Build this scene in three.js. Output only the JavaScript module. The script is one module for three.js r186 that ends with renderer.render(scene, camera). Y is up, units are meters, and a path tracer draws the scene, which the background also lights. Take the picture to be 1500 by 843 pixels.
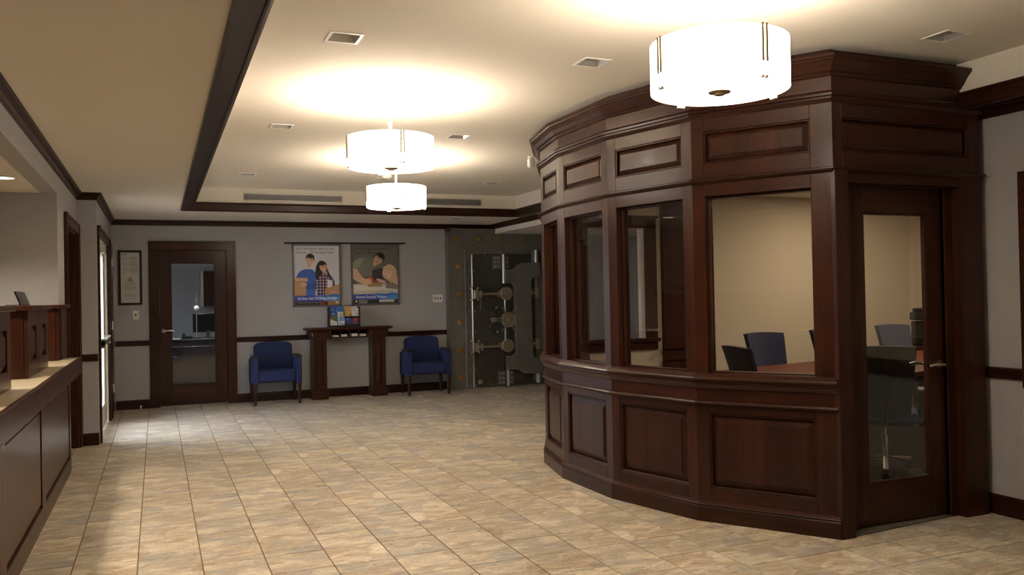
import * as THREE from 'three';
import { mergeGeometries } from 'three/addons/utils/BufferGeometryUtils.js';
import { RoundedBoxGeometry } from 'three/addons/geometries/RoundedBoxGeometry.js';
import { RectAreaLightUniformsLib } from 'three/addons/lights/RectAreaLightUniformsLib.js';

// ---------------------------------------------------------------- camera, sky, exposure
const scene = new THREE.Scene();
const EYE = 1.45, FOC = 1237.5, YAW = 0.39824, PITCH = 0.00993, ROLL = -0.02013;
const camera = new THREE.PerspectiveCamera(2 * Math.atan(421.5 / FOC) * 180 / Math.PI, 1500 / 843, 0.05, 100);
{
  const F = new THREE.Vector3(Math.sin(YAW) * Math.cos(PITCH), Math.sin(PITCH), -Math.cos(YAW) * Math.cos(PITCH));
  const R0 = new THREE.Vector3(Math.cos(YAW), 0, Math.sin(YAW)), U0 = R0.clone().cross(F);
  const R = R0.clone().multiplyScalar(Math.cos(ROLL)).addScaledVector(U0, Math.sin(ROLL));
  const U = R0.clone().multiplyScalar(-Math.sin(ROLL)).addScaledVector(U0, Math.cos(ROLL));
  camera.position.set(0, EYE, 0);
  camera.quaternion.setFromRotationMatrix(new THREE.Matrix4().makeBasis(R, U, F.clone().negate()));
}
scene.background = new THREE.Color().setRGB(8, 9.0, 10.4);           // bright overcast sky outside the entrance
const renderer = new THREE.WebGLRenderer({ antialias: true });
renderer.toneMapping = THREE.LinearToneMapping;
renderer.toneMappingExposure = 1.45;
renderer.shadowMap.enabled = true;
RectAreaLightUniformsLib.init();
const WARM = new THREE.Color().setRGB(1.0, 0.875, 0.72);               // pendant lamps
const PENDANT_GLOW = 6.0, PENDANT_UP = 2.3, PENDANT_DOWN = 7.5;

// ---------------------------------------------------------------- helpers
let seed = 12345;
const rnd = () => { seed = (seed * 1664525 + 1013904223) >>> 0; return seed / 4294967296; };
const used = {};
function numbered(n) { const k = used[n] = (used[n] ?? -1) + 1; return k ? n + '_' + String(k).padStart(3, '0') : n; }
function shadows(o) { o.castShadow = true; o.receiveShadow = true; return o; }
function mesh(name, geos, mat, parent) {
  const list = Array.isArray(geos) ? geos : [geos];
  const g = list.length > 1 ? mergeGeometries(list.map(flat)) : flat(list[0]);
  const m = shadows(new THREE.Mesh(g, mat)); m.name = name;
  if (parent) parent.add(m);
  return m;
}
function flat(g) { return g.index ? g.toNonIndexed() : g; }
function top(o, name, label, category, group) {
  o.name = numbered(name); scene.add(o); o.userData.label = label; o.userData.category = category;
  if (group) o.userData.group = group;
  return o;
}
function thing(name, label, category, [x, y, z] = [0, 0, 0], turn = 0, group) {
  const o = new THREE.Group(); o.position.set(x, y, z); o.rotation.y = turn;
  return top(o, name, label, category, group);
}
function struct(o, name, label) { o.name = numbered(name); o.userData.kind = 'structure'; if (label) o.userData.label = label; scene.add(o); return o; }
function group(name, parent) { const g = new THREE.Group(); g.name = name; parent.add(g); return g; }
function copy(src, [x, y, z], turn, label) {
  const r = src.clone(); r.userData = { ...src.userData }; r.name = numbered(src.userData.base ?? src.name);
  scene.add(r); r.position.set(x, y, z); r.rotation.y = turn; if (label) r.userData.label = label;
  return r;
}
// texture coordinates in metres; the grain (v) follows the chosen axis
function uvM(g, grain = 'y', jitter = true) {
  g = flat(g); const p = g.attributes.position, n = p.count, uv = new Float32Array(n * 2);
  const ou = jitter ? rnd() * 3 : 0, ov = jitter ? rnd() * 3 : 0;
  const gi = { x: 0, y: 1, z: 2 }[grain];
  const a = new THREE.Vector3(), b = new THREE.Vector3(), c = new THREE.Vector3();
  for (let i = 0; i < n; i += 3) {
    a.fromBufferAttribute(p, i); b.fromBufferAttribute(p, i + 1); c.fromBufferAttribute(p, i + 2);
    const N = b.clone().sub(a).cross(c.clone().sub(a)); const m = [Math.abs(N.x), Math.abs(N.y), Math.abs(N.z)];
    const k = m[0] >= m[1] && m[0] >= m[2] ? 0 : m[1] >= m[2] ? 1 : 2;
    let vi = gi, ui;
    if (k === gi) { ui = (gi + 1) % 3; vi = (gi + 2) % 3; } else ui = 3 - k - gi;
    [a, b, c].forEach((q, j) => { const w = [q.x, q.y, q.z]; uv[(i + j) * 2] = w[ui] + ou; uv[(i + j) * 2 + 1] = w[vi] + ov; });
  }
  g.setAttribute('uv', new THREE.BufferAttribute(uv, 2));
  return g;
}
function triGeo(list) {
  const g = new THREE.BufferGeometry(); g.setAttribute('position', new THREE.Float32BufferAttribute(list.flat(2), 3));
  g.computeVertexNormals(); return g;
}
// a box with chamfered edges, 44 triangles
function cbox(w, h, d, c = 0.002) {
  c = Math.min(c, w / 3, h / 3, d / 3);
  const H = [w / 2, h / 2, d / 2], T = [];
  const put = (pts) => {
    const ctr = [0, 1, 2].map((k) => pts.reduce((s, p) => s + p[k], 0) / pts.length);
    const [A, B_, C] = pts, u = [0, 1, 2].map((k) => B_[k] - A[k]), v = [0, 1, 2].map((k) => C[k] - A[k]);
    const N = [u[1] * v[2] - u[2] * v[1], u[2] * v[0] - u[0] * v[2], u[0] * v[1] - u[1] * v[0]];
    if (N[0] * ctr[0] + N[1] * ctr[1] + N[2] * ctr[2] < 0) pts = pts.slice().reverse();
    for (let i = 1; i + 1 < pts.length; i++) T.push([pts[0], pts[i], pts[i + 1]]);
  };
  const P = (face, s) => [0, 1, 2].map((k) => s[k] * (k === face ? H[k] : H[k] - c));
  for (let a = 0; a < 3; a++) for (const s of [-1, 1]) {
    const b = (a + 1) % 3, e = (a + 2) % 3, q = [];
    for (const [x, y] of [[-1, -1], [1, -1], [1, 1], [-1, 1]]) { const S = [0, 0, 0]; S[a] = s; S[b] = x; S[e] = y; q.push(P(a, S)); }
    put(q);
  }
  for (let a = 0; a < 3; a++) { const b = (a + 1) % 3, e = (a + 2) % 3; for (const s of [-1, 1]) for (const t of [-1, 1]) {
    const S = (x) => { const r = [0, 0, 0]; r[a] = s; r[b] = t; r[e] = x; return r; };
    put([P(a, S(-1)), P(a, S(1)), P(b, S(1)), P(b, S(-1))]);
  } }
  for (const x of [-1, 1]) for (const y of [-1, 1]) for (const z of [-1, 1]) put([0, 1, 2].map((k) => P(k, [x, y, z])));
  return triGeo(T);
}
// box from its bounds
function bb(x0, x1, y0, y1, z0, z1, grain = 'y', c = 0.002) {
  const g = c ? cbox(x1 - x0, y1 - y0, z1 - z0, c) : flat(new THREE.BoxGeometry(x1 - x0, y1 - y0, z1 - z0));
  g.deleteAttribute('uv');
  g.translate((x0 + x1) / 2, (y0 + y1) / 2, (z0 + z1) / 2);
  return uvM(g, grain);
}
const plain = (...a) => bb(...a, 'y', 0);
// sweep a closed profile [out, y] along a polyline [x, z] with mitred corners; out is to the right hand of up x dir
function sweep(profile, pts) {
  const n = pts.length, segs = [];
  for (let i = 0; i + 1 < n; i++) { const dx = pts[i + 1][0] - pts[i][0], dz = pts[i + 1][1] - pts[i][1], l = Math.hypot(dx, dz); segs.push([-dz / l, dx / l, l]); }
  const mit = pts.map((_, i) => {
    const a = segs[Math.max(0, i - 1)], b = segs[Math.min(n - 2, i)];
    const k = 1 + a[0] * b[0] + a[1] * b[1]; return [(a[0] + b[0]) / k, (a[1] + b[1]) / k];
  });
  const pos = [], uv = [], V = (i, j) => { const [o, y] = profile[j % profile.length]; return [pts[i][0] + mit[i][0] * o, y, pts[i][1] + mit[i][1] * o]; };
  let run = rnd() * 2; const ou = rnd() * 2;
  for (let i = 0; i + 1 < n; i++) {
    let u = ou;
    for (let j = 0; j < profile.length; j++) {
      const q = profile[(j + 1) % profile.length], p = profile[j], w = Math.hypot(q[0] - p[0], q[1] - p[1]);
      const A = V(i, j), B_ = V(i + 1, j), C = V(i + 1, j + 1), D_ = V(i, j + 1), L = segs[i][2];
      pos.push(...A, ...B_, ...C, ...A, ...C, ...D_);
      uv.push(u, run, u, run + L, u + w, run + L, u, run, u + w, run + L, u + w, run);
      u += w;
    }
    run += segs[i][2];
  }
  const sh = profile.map(([o, y]) => new THREE.Vector2(o, y)), tri = THREE.ShapeUtils.triangulateShape(sh, []);
  for (const [i, flip] of [[0, 1], [n - 1, 0]]) for (const t of tri) for (const k of flip ? [t[0], t[1], t[2]] : [t[2], t[1], t[0]]) { pos.push(...V(i, k)); uv.push(profile[k][0], profile[k][1]); }
  const g = new THREE.BufferGeometry();
  g.setAttribute('position', new THREE.Float32BufferAttribute(pos, 3)); g.setAttribute('uv', new THREE.Float32BufferAttribute(uv, 2));
  g.computeVertexNormals(); return g;
}
// a raised panel: bevelled border rising from depth z0 to a flat field at z1, facing +z
function raised(x0, x1, y0, y1, bev, z0, z1, grain = 'y') {
  const o = [[x0, y0, z0], [x1, y0, z0], [x1, y1, z0], [x0, y1, z0]];
  const a = [[x0 + bev, y0 + bev, z0 + (z1 - z0) * 0.7], [x1 - bev, y0 + bev, z0 + (z1 - z0) * 0.7], [x1 - bev, y1 - bev, z0 + (z1 - z0) * 0.7], [x0 + bev, y1 - bev, z0 + (z1 - z0) * 0.7]];
  const i = a.map(([x, y]) => [x, y, z1]);
  const T = [];
  for (const [p, q] of [[o, a], [a, i]]) for (let k = 0; k < 4; k++) { const l = (k + 1) % 4; T.push([p[k], p[l], q[l]], [p[k], q[l], q[k]]); }
  T.push([i[0], i[1], i[2]], [i[0], i[2], i[3]]);
  return uvM(triGeo(T), grain);
}
function cyl(r0, r1, h, x, y, z, n = 20, axis = 'y', open = false) {
  const g = flat(new THREE.CylinderGeometry(r0, r1, h, n, 1, open));
  if (axis === 'x') g.rotateZ(Math.PI / 2); if (axis === 'z') g.rotateX(Math.PI / 2);
  g.translate(x, y, z); return g;
}
function lathe(pts, n = 24) { return flat(new THREE.LatheGeometry(pts.map(([r, y]) => new THREE.Vector2(r, y)), n)); }
function rbox(w, h, d, r, x, y, z, seg = 3) { const g = flat(new RoundedBoxGeometry(w, h, d, seg, r)); g.translate(x, y, z); return g; }
function tube(pts, r, seg = 24, rad = 8) { return flat(new THREE.TubeGeometry(new THREE.CatmullRomCurve3(pts.map((p) => new THREE.Vector3(...p))), seg, r, rad)); }
function extr(points, depth, bevel = 0.004, holes) {
  const s = points instanceof THREE.Shape ? points : new THREE.Shape(points.map(([x, y]) => new THREE.Vector2(x, y)));
  return flat(new THREE.ExtrudeGeometry(s, { depth, bevelEnabled: bevel > 0, bevelThickness: bevel, bevelSize: bevel, bevelSegments: 2, curveSegments: 10 }));
}

// ---------------------------------------------------------------- procedural textures
function hash(x, y, s) { let h = Math.imul(x | 0, 374761393) ^ Math.imul(y | 0, 668265263) ^ Math.imul(s | 0, 2147483647 ^ 40503); h = Math.imul(h ^ (h >>> 13), 1274126177); return ((h ^ (h >>> 16)) >>> 0) / 4294967296; }
function noise(x, y, s, px = 0, py = 0) {      // value noise, periodic when px / py are given
  const xi = Math.floor(x), yi = Math.floor(y), fx = x - xi, fy = y - yi, u = fx * fx * (3 - 2 * fx), v = fy * fy * (3 - 2 * fy);
  const wx = (k) => px ? ((k % px) + px) % px : k, wy = (k) => py ? ((k % py) + py) % py : k;
  const a = hash(wx(xi), wy(yi), s), b = hash(wx(xi + 1), wy(yi), s), c = hash(wx(xi), wy(yi + 1), s), d = hash(wx(xi + 1), wy(yi + 1), s);
  return a + (b - a) * u + (c - a) * v + (a - b - c + d) * u * v;
}
function fbm(x, y, s, oct = 4, px = 0, py = 0) { let r = 0, a = 0.5, n = 0; for (let o = 0; o < oct; o++) { r += a * noise(x, y, s + o * 17, px, py); n += a; x *= 2; y *= 2; px *= 2; py *= 2; a *= 0.5; } return r / n; }
function dataTex(w, h, fn, srgb = true, rep = [1, 1]) {
  const d = new Uint8Array(w * h * 4);
  for (let y = 0; y < h; y++) for (let x = 0; x < w; x++) { const c = fn(x / w, y / h), i = (y * w + x) * 4; d[i] = c[0]; d[i + 1] = c[1]; d[i + 2] = c[2]; d[i + 3] = 255; }
  const t = new THREE.DataTexture(d, w, h); t.wrapS = t.wrapT = THREE.RepeatWrapping; t.magFilter = THREE.LinearFilter; t.minFilter = THREE.LinearMipmapLinearFilter; t.generateMipmaps = true;
  if (srgb) t.colorSpace = THREE.SRGBColorSpace; t.repeat.set(...rep); t.needsUpdate = true; return t;
}
const mix = (a, b, t) => a.map((v, i) => v + (b[i] - v) * t), cl = (v) => Math.max(0, Math.min(255, v));
// mahogany: 0.6 m x 1.8 m, grain along v
const woodTex = dataTex(512, 512, (u, v) => {
  const w = u * 14 + 0.9 * fbm(u * 4, v * 3, 5, 3, 4, 3);
  const band = fbm(w, v * 2, 11, 3, 14, 2), fine = noise(u * 150, v * 9, 3, 150, 9), pore = noise(u * 256, v * 24, 8, 256, 24), fig = fbm(u * 3, v * 10, 21, 2, 3, 10);
  let c = mix([36, 16, 9], [84, 44, 26], band * 0.7 + fine * 0.3);
  c = mix(c, [30, 14, 9], Math.max(0, pore - 0.72) * 1.2);
  return c.map((k) => cl(k * (0.9 + 0.2 * fig)));
}, true, [1 / 0.6, 1 / 1.8]);
const tableTex = dataTex(256, 256, (u, v) => { const k = 0.75 + 0.5 * fbm(u * 10, v * 2, 31, 4, 10, 2); return [cl(96 * k), cl(43 * k), cl(28 * k)]; }, true, [1 / 0.6, 1 / 1.5]);
// woven grey wallcovering, 0.4 m
const wallTex = dataTex(512, 512, (u, v) => {
  const a = noise(u * 48, v * 200, 1, 48, 200), b = noise(u * 220, v * 40, 2, 220, 40), m = fbm(u * 6, v * 6, 4, 3, 6, 6);
  const k = 0.95 + 0.07 * a + 0.03 * b + 0.03 * (m - 0.5); return [cl(172 * k), cl(171 * k), cl(171 * k)];
}, true, [1 / 0.5, 1 / 0.5]);
const wallBump = dataTex(256, 256, (u, v) => { const a = noise(u * 32, v * 128, 1, 32, 128) * 255; return [a, a, a]; }, false, [1 / 0.4, 1 / 0.4]);
const paintBump = dataTex(256, 256, (u, v) => { const a = fbm(u * 32, v * 32, 7, 3, 32, 32) * 255; return [a, a, a]; }, false, [1 / 0.5, 1 / 0.5]);
// sixteen stone tiles on one sheet
const tileTex = dataTex(1280, 1280, (U, V) => {
  const cx = Math.floor(U * 4), cy = Math.floor(V * 4), id = cx + cy * 4, u = U * 4 - cx, v = V * 4 - cy, s = id * 101 + 7;
  const st = (x, lo, hi) => { const t = Math.min(1, Math.max(0, (x - lo) / (hi - lo))); return t * t * (3 - 2 * t); };
  const wx = fbm(u * 3, v * 3, s, 4), wy = fbm(u * 3 + 9, v * 3, s + 1, 4);
  const a = fbm(u * 1.6 + 1.4 * wy, v * 3.2 + 1.8 * wx, s + 2, 5), b = fbm(u * 1.5 + 1.6 * wx, v * 2.8 + 1.6 * wy, s + 3, 5), e = fbm(u * 1.8 + 1.8 * wy, v * 5 + 2 * wx, s + 5, 5), t = fbm(u * 4 + wy, v * 22 + 3 * wx, s + 9, 3), f = fbm(u * 40, v * 60, s + 4, 3);
  let c = mix([216, 205, 185], [196, 182, 158], st(a, 0.34, 0.66));
  c = mix(c, [164, 159, 156], 0.7 * st(b, 0.44, 0.7));
  c = mix(c, [166, 142, 114], 0.6 * st(e, 0.5, 0.7));
  c = c.map((q) => q * (0.84 + 0.32 * t));
  const vein = Math.abs(fbm(u * 1.9 + 1.5 * wx, v * 2.6 + 2.2 * wy, s + 6, 5) - 0.5), vein2 = Math.abs(fbm(u * 1.5 + 2 * wy, v * 6 + wx, s + 8, 4) - 0.52);
  c = mix(c, [116, 96, 80], Math.max(0, 0.6 - vein * 80)); c = mix(c, [234, 224, 204], Math.max(0, 0.35 - vein2 * 20));
  const k = (0.9 + 0.2 * f) * (0.95 + 0.1 * hash(id, 3, 9)); return c.map((q) => cl(q * k));
});
const tileBump = dataTex(512, 512, (U, V) => { const k = fbm(U * 40, V * 90, 5, 4, 40, 90) * 255; return [k, k, k]; }, false, [4, 4]);
const fabricTex = dataTex(256, 256, (u, v) => {
  const a = noise(u * 24, v * 128, 3, 24, 128), b = noise(u * 128, v * 128, 5, 128, 128), k = 0.72 + 0.42 * a + 0.2 * b; return [cl(32 * k), cl(42 * k), cl(82 * k)];
}, true, [1 / 0.25, 1 / 0.25]);
const carpetTex = dataTex(256, 256, (u, v) => { const a = noise(u * 128, v * 128, 3, 128, 128), b = fbm(u * 12, v * 12, 5, 3, 12, 12), k = 0.7 + 0.35 * a + 0.25 * b; return [cl(96 * k), cl(90 * k), cl(82 * k)]; }, true, [1 / 0.5, 1 / 0.5]);
const steelTex = dataTex(512, 512, (u, v) => {
  const a = fbm(u * 7, v * 7, 3, 5, 7, 7), b = noise(u * 90, v * 200, 6, 90, 200), k = 0.86 + 0.18 * a + 0.12 * b; return [cl(120 * k), cl(118 * k), cl(112 * k)];
}, true, [1 / 0.9, 1 / 0.9]);
const steelRough = dataTex(256, 256, (u, v) => { const a = 90 + 110 * fbm(u * 8, v * 8, 13, 4, 8, 8); return [a, a, a]; }, false, [1 / 0.7, 1 / 0.7]);
function canvasTex(w, h, draw) {
  const c = document.createElement('canvas'); c.width = w; c.height = h; draw(c.getContext('2d'), w, h);
  const t = new THREE.CanvasTexture(c); t.colorSpace = THREE.SRGBColorSpace; return t;
}

// ---------------------------------------------------------------- materials
const std = (o) => new THREE.MeshStandardMaterial(o), phy = (o) => new THREE.MeshPhysicalMaterial(o);
const M = {
  wood: phy({ map: woodTex, roughness: 0.36, specularIntensity: 0.45, clearcoat: 0.15, clearcoatRoughness: 0.15 }),
  woodTrim: phy({ map: woodTex, color: 0xd8cfcc, roughness: 0.36, specularIntensity: 0.45, clearcoat: 0.15, clearcoatRoughness: 0.15 }),
  wall: std({ map: wallTex, bumpMap: wallBump, bumpScale: 0.0006, roughness: 0.9 }),
  beige: std({ color: 0xcfc0a8, bumpMap: paintBump, bumpScale: 0.0004, roughness: 0.92 }),
  ceiling: std({ color: 0xe4ddd1, bumpMap: paintBump, bumpScale: 0.0004, roughness: 0.95 }),
  tile: std({ map: tileTex, bumpMap: tileBump, bumpScale: 0.0006, roughness: 0.42 }),
  grout: std({ color: 0x7d6246, roughness: 0.95 }),
  carpet: std({ map: carpetTex, roughness: 1 }),
  glass: phy({ color: 0xffffff, transmission: 1, thickness: 0, roughness: 0.0, ior: 1.5 }),
  chrome: std({ color: 0xd6d3cc, metalness: 1, roughness: 0.18 }),
  nickel: std({ color: 0xb8a98f, metalness: 1, roughness: 0.3 }),
  brass: std({ color: 0xa07c3a, metalness: 0.6, roughness: 0.38 }),
  steel: std({ map: steelTex, roughnessMap: steelRough, metalness: 0.35, roughness: 0.9 }),
  steelDoor: std({ map: steelTex, color: 0xb4b2ae, roughnessMap: steelRough, metalness: 0.4, roughness: 0.8 }),
  steelBright: std({ color: 0xc6c9ce, metalness: 0.7, roughness: 0.3 }),
  steelWarm: std({ color: 0xb0a48c, metalness: 0.65, roughness: 0.36 }),
  bolt: std({ color: 0xd8cdb6, metalness: 1, roughness: 0.3 }),
  black: std({ color: 0x151515, roughness: 0.55 }),
  blackGloss: std({ color: 0x0d0d0f, roughness: 0.2 }),
  fabric: std({ map: fabricTex, roughness: 0.95 }),
  white: std({ color: 0xe9e6df, roughness: 0.5 }),
  trimWhite: std({ color: 0xfaf9f6, roughness: 0.4 }),
  cream: std({ color: 0xd8d0bd, roughness: 0.6 }),
  paper: std({ color: 0xf1eee6, roughness: 0.8 }),
  aluminium: std({ color: 0xc4c2bd, metalness: 1, roughness: 0.32 }),
  reflector: std({ color: 0xb4b1b0, metalness: 0.5, roughness: 0.35 }),
  ventMetal: std({ color: 0xb9b6b0, metalness: 0.3, roughness: 0.4 }),
  frameGrey: std({ color: 0x6b6468, roughness: 0.4, metalness: 0.4 }),
  doorPaint: std({ color: 0xd9d3c6, roughness: 0.5 }),
  laminate: phy({ color: 0xb9a98f, roughness: 0.45, clearcoat: 0.15, clearcoatRoughness: 0.3 }),
  table: phy({ map: tableTex, roughness: 0.5, specularIntensity: 0.4 }),
  meshFabric: std({ color: 0x3a3c52, roughness: 0.95 }),
  deskDark: std({ color: 0x241c18, roughness: 0.4 }),
  officeCarpet: std({ color: 0x2c2a2a, roughness: 1 }),
  outside: std({ color: 0xa9a6a0, roughness: 0.95 }),
};

// ---------------------------------------------------------------- plan of the place
const SO = 2.60, CE = 2.86, D = -12.70;              // lower ceiling, raised ceiling, back wall
const XL = -0.745, XE = -0.565, ZJ = -9.70;          // left wall, entrance wall, the jog between them
const XR = 4.92, ZR = -3.85, XH = 5.0;               // right wall, its return, header of the hall
const CX0 = 0.41, CX1 = 4.70, CZ0 = -10.98, CZ1 = 3.2;   // raised part of the ceiling
const RECESS = [[0.95, -4.52], [2.46, -4.52], [0.95, -7.0], [2.46, -7.0], [0.95, -9.75], [2.46, -9.75], [3.86, -9.75], [4.1, -3.4]], RECESS_LOW = [[1.0, -11.85], [4.04, -11.66]];   // openings for the downlights
const TS = 0.33013, TX = 0.5417, TZ = -4.6375;       // floor tiles
const V = [[4.25, -8.28], [3.93, -7.95], [3.427, -7.361], [3.073, -6.666], [2.936, -6.027], [2.947, -5.264], [3.144, -4.511], [3.625, -3.785]];  // corners of the panelled room

// ---------------------------------------------------------------- floor
{
  const floor = struct(mesh('floor', [plain(-5, 9.6, -0.2, -0.003, -19, 4.2)], M.grout), 'floor', 'beige stone tile floor with tan grout joints');
  const geos = [];
  for (let k = 0; k < 16; k++) {
    const g = cbox(TS - 0.0065, 0.012, TS - 0.0065, 0.0015), p = g.attributes.position, uv = new Float32Array(p.count * 2), cx = k % 4, cy = Math.floor(k / 4);
    for (let i = 0; i < p.count; i++) { uv[i * 2] = (cx + 0.02 + 0.96 * (p.getX(i) / TS + 0.5)) / 4; uv[i * 2 + 1] = (cy + 0.02 + 0.96 * (p.getZ(i) / TS + 0.5)) / 4; }
    g.setAttribute('uv', new THREE.BufferAttribute(uv, 2)); geos.push(g);
  }
  const all = []; const v = new THREE.Vector3(); camera.updateMatrixWorld();
  const inRoom = (x, z) => {
    if (x > XL - TS / 2 && x < 9.4 && z < ZR + 0.1 && z > -8.3) { let s = 0; const poly = [...V, [9.4, -3.785], [9.4, -8.28]]; for (let i = 0, j = poly.length - 1; i < poly.length; j = i++) if ((poly[i][1] > z) !== (poly[j][1] > z) && x < (poly[j][0] - poly[i][0]) * (z - poly[i][1]) / (poly[j][1] - poly[i][1]) + poly[i][0]) s ^= 1; return !!s; }
    return false;
  };
  for (let c = -5; c <= 19; c++) for (let r = -26; r <= 25; r++) {
    const x = TX + (c - 0.5) * TS, z = TZ - (r + 0.5) * TS;
    if (z < D - 0.15 || x > 6.7 || z > 4) continue;
    if (x > XR + 0.2 && z > -8.3) continue;
    const near = [[0, 0], [0.3, 0.3], [-0.3, 0.3], [0.3, -0.3], [-0.3, -0.3]].every(([a, b]) => inRoom(x + a, z + b));
    if (near) continue;
    v.set(x, 0, z).project(camera); const ahead = z < -1.5 && Math.abs(v.x) < 1.1 && v.y > -1.15 && v.z < 1;
    const hidden = x < -0.85 || (x > 4.9 && z > -8.4 && z < -3.8) || inRoom(x, z) || (x > 3.4 + Math.max(0, (-6.6 - z) * 0.47) && z < -6.6);
    all.push({ x, z, k: Math.floor(rnd() * 16), t: Math.floor(rnd() * 2) * Math.PI, size: ahead && !hidden ? 1 / Math.hypot(x, z) : 0, j: (rnd() - 0.5) * 0.0012 });
  }
  all.sort((a, b) => b.size - a.size);
  all.slice(0, 300).forEach((q) => { const m = shadows(new THREE.Mesh(geos[q.k], M.tile)); m.name = 'tile'; m.position.set(q.x, -0.006 + q.j, q.z); m.rotation.y = q.t; floor.add(m); });
  const rest = mesh('tile', all.slice(300).map((q) => geos[q.k].clone().rotateY(q.t).translate(q.x, -0.006 + q.j, q.z)), M.tile, floor); rest.name = 'tile_field'; rest.userData.kind = 'stuff';
  const sh = new THREE.Shape([...V.map(([x, z]) => [x + (x < 3.5 ? 0.08 : 0), z]), [4.7, -3.87], [9.2, -3.87], [9.2, -8.28]].map(([x, z]) => new THREE.Vector2(x, -z)));
  const cg = flat(new THREE.ExtrudeGeometry(sh, { depth: 0.012, bevelEnabled: false })); cg.rotateX(-Math.PI / 2); cg.translate(0, -0.004, 0);
  mesh('carpet', uvM(cg), M.carpet, floor); mesh('office_carpet', plain(-2, 3, -0.004, 0.006, -18.7, D - 0.2), M.officeCarpet, floor);
}

// ---------------------------------------------------------------- ceilings
{
  const c = struct(new THREE.Group(), 'ceiling', 'off white plaster ceiling with a raised centre');
  const slab = (x0, x1, y0, y1, z0, z1, cuts) => {
    const sh = new THREE.Shape([[x0, -z0], [x0, -z1], [x1, -z1], [x1, -z0]].map(([a, b]) => new THREE.Vector2(a, b)));
    for (const [x, z] of cuts) sh.holes.push(new THREE.Path([[x - 0.076, -z - 0.076], [x - 0.076, -z + 0.076], [x + 0.076, -z + 0.076], [x + 0.076, -z - 0.076]].map(([a, b]) => new THREE.Vector2(a, b))));
    const g = flat(new THREE.ExtrudeGeometry(sh, { depth: y1 - y0, bevelEnabled: false })); g.rotateX(-Math.PI / 2); g.translate(0, y0, 0); return uvM(g);
  };
  mesh('raised_ceiling', [slab(CX0 - 0.3, CX1 + 0.3, CE, CE + 0.12, CZ0 - 0.3, 4.2, RECESS), plain(CX0 - 0.3, CX1 + 0.3, CE + 0.121, CE + 0.14, CZ0 - 0.3, 4.2)], M.ceiling, c);
  mesh('lower_ceiling', [plain(XL - 0.16, CX0, SO, CE + 0.12, D - 0.2, 4.2), slab(CX0, CX1, SO, CE + 0.1, D - 0.2, CZ0, RECESS_LOW), plain(CX0, CX1, CE + 0.101, CE + 0.12, D - 0.2, CZ0), plain(CX1, 9.6, SO, CE + 0.12, D - 0.2, 4.2), plain(CX0, CX1, SO, CE + 0.12, CZ1, 4.2)], M.ceiling, c);
  mesh('hall_ceiling', plain(XH, 9.6, 2.45, SO, D, -8.42), M.ceiling, c);
  mesh('teller_ceiling', plain(-4.2, XL - 0.12, 2.37, 2.7, -8.0, 4.2), M.ceiling, c);
  const sh = new THREE.Shape([...V.map(([x, z]) => [x + 0.12, z - (z > -4 ? 0.12 : 0)]), [CX1 + 0.02, -3.9], [CX1 + 0.02, -8.28]].map(([x, z]) => new THREE.Vector2(x, -z)));
  const cg = flat(new THREE.ExtrudeGeometry(sh, { depth: 0.2, bevelEnabled: false })); cg.rotateX(-Math.PI / 2); cg.translate(0, SO, 0);
  mesh('conference_ceiling', uvM(cg), M.ceiling, c);
  mesh('office_ceiling', plain(-2.2, 3.2, SO, SO + 0.1, -18.7, D - 0.2), M.ceiling, c);
}

// ---------------------------------------------------------------- walls
struct(mesh('w', [plain(XE - 0.2, 0.015, 0, SO, D - 0.2, D), plain(0.015, 0.935, 2.195, SO, D - 0.2, D), plain(0.935, 9.6, 0, SO, D - 0.2, D)], M.wall), 'wall_back', 'grey woven wallcovering wall behind the armchairs');
struct(mesh('w', [plain(XE - 0.22, XE, 2.17, SO, -11.58, -9.84), plain(XE - 0.22, XE, 0, SO, D, -11.58), plain(XL - 0.15, XE, 0, SO, -9.84, ZJ)], M.wall), 'wall_entrance', 'grey wallcovering around the entrance');
struct(mesh('w', [plain(XL - 0.15, XL, 0, SO, -8.46, -7.85), plain(XL - 0.15, XL, 2.17, SO, -9.60, -8.46), plain(XL - 0.15, XL, 0, SO, ZJ, -9.60), plain(XL - 0.15, XL, 2.37, SO, -7.85, 4.2)], M.wall), 'wall_left', 'grey wallcovering wall and header over the teller opening');
struct(mesh('w', [plain(-4.2, XL - 0.15, 0, 2.4, -8.0, -7.85), plain(-4.35, -4.2, 0, 2.4, -8.0, 4.2)], M.wall), 'wall_teller', 'grey wallcovering wall at the end of the teller line');
struct(mesh('w', [plain(XR, XR + 0.15, 0, SO, ZR, 4.2), plain(4.86, 9.4, 0, SO, ZR - 0.1, ZR)], M.wall), 'wall_right', 'grey wallcovering wall with chair rail beside the glass door');
struct(mesh('w', [plain(-4.35, 5.2, 0, SO + 0.4, 4.2, 4.35)], M.wall), 'wall_front');
struct(mesh('w', [plain(9.2, 9.4, 0, SO, -8.42, ZR), plain(4.2, 4.36, 0, SO, -8.42, -8.28), plain(4.36, 5.12, 2.19, SO, -8.42, -8.28), plain(4.36, 5.12, 0, 0.93, -8.42, -8.28), plain(5.12, 9.4, 0, SO, -8.42, -8.28)], M.beige), 'wall_conference', 'plain beige wall inside the conference room');
struct(mesh('w', [plain(9.4, 9.6, 0, 2.5, D, -8.42)], M.wall), 'wall_hall');
struct(mesh('w', [plain(-2.2, -2.0, 0, SO, -18.7, D - 0.2), plain(3.0, 3.2, 0, SO, -18.7, D - 0.2), plain(-2.2, 3.2, 0, SO, -18.9, -18.7)], M.wall), 'wall_office', 'pale wall of the office behind the glass door');
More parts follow.
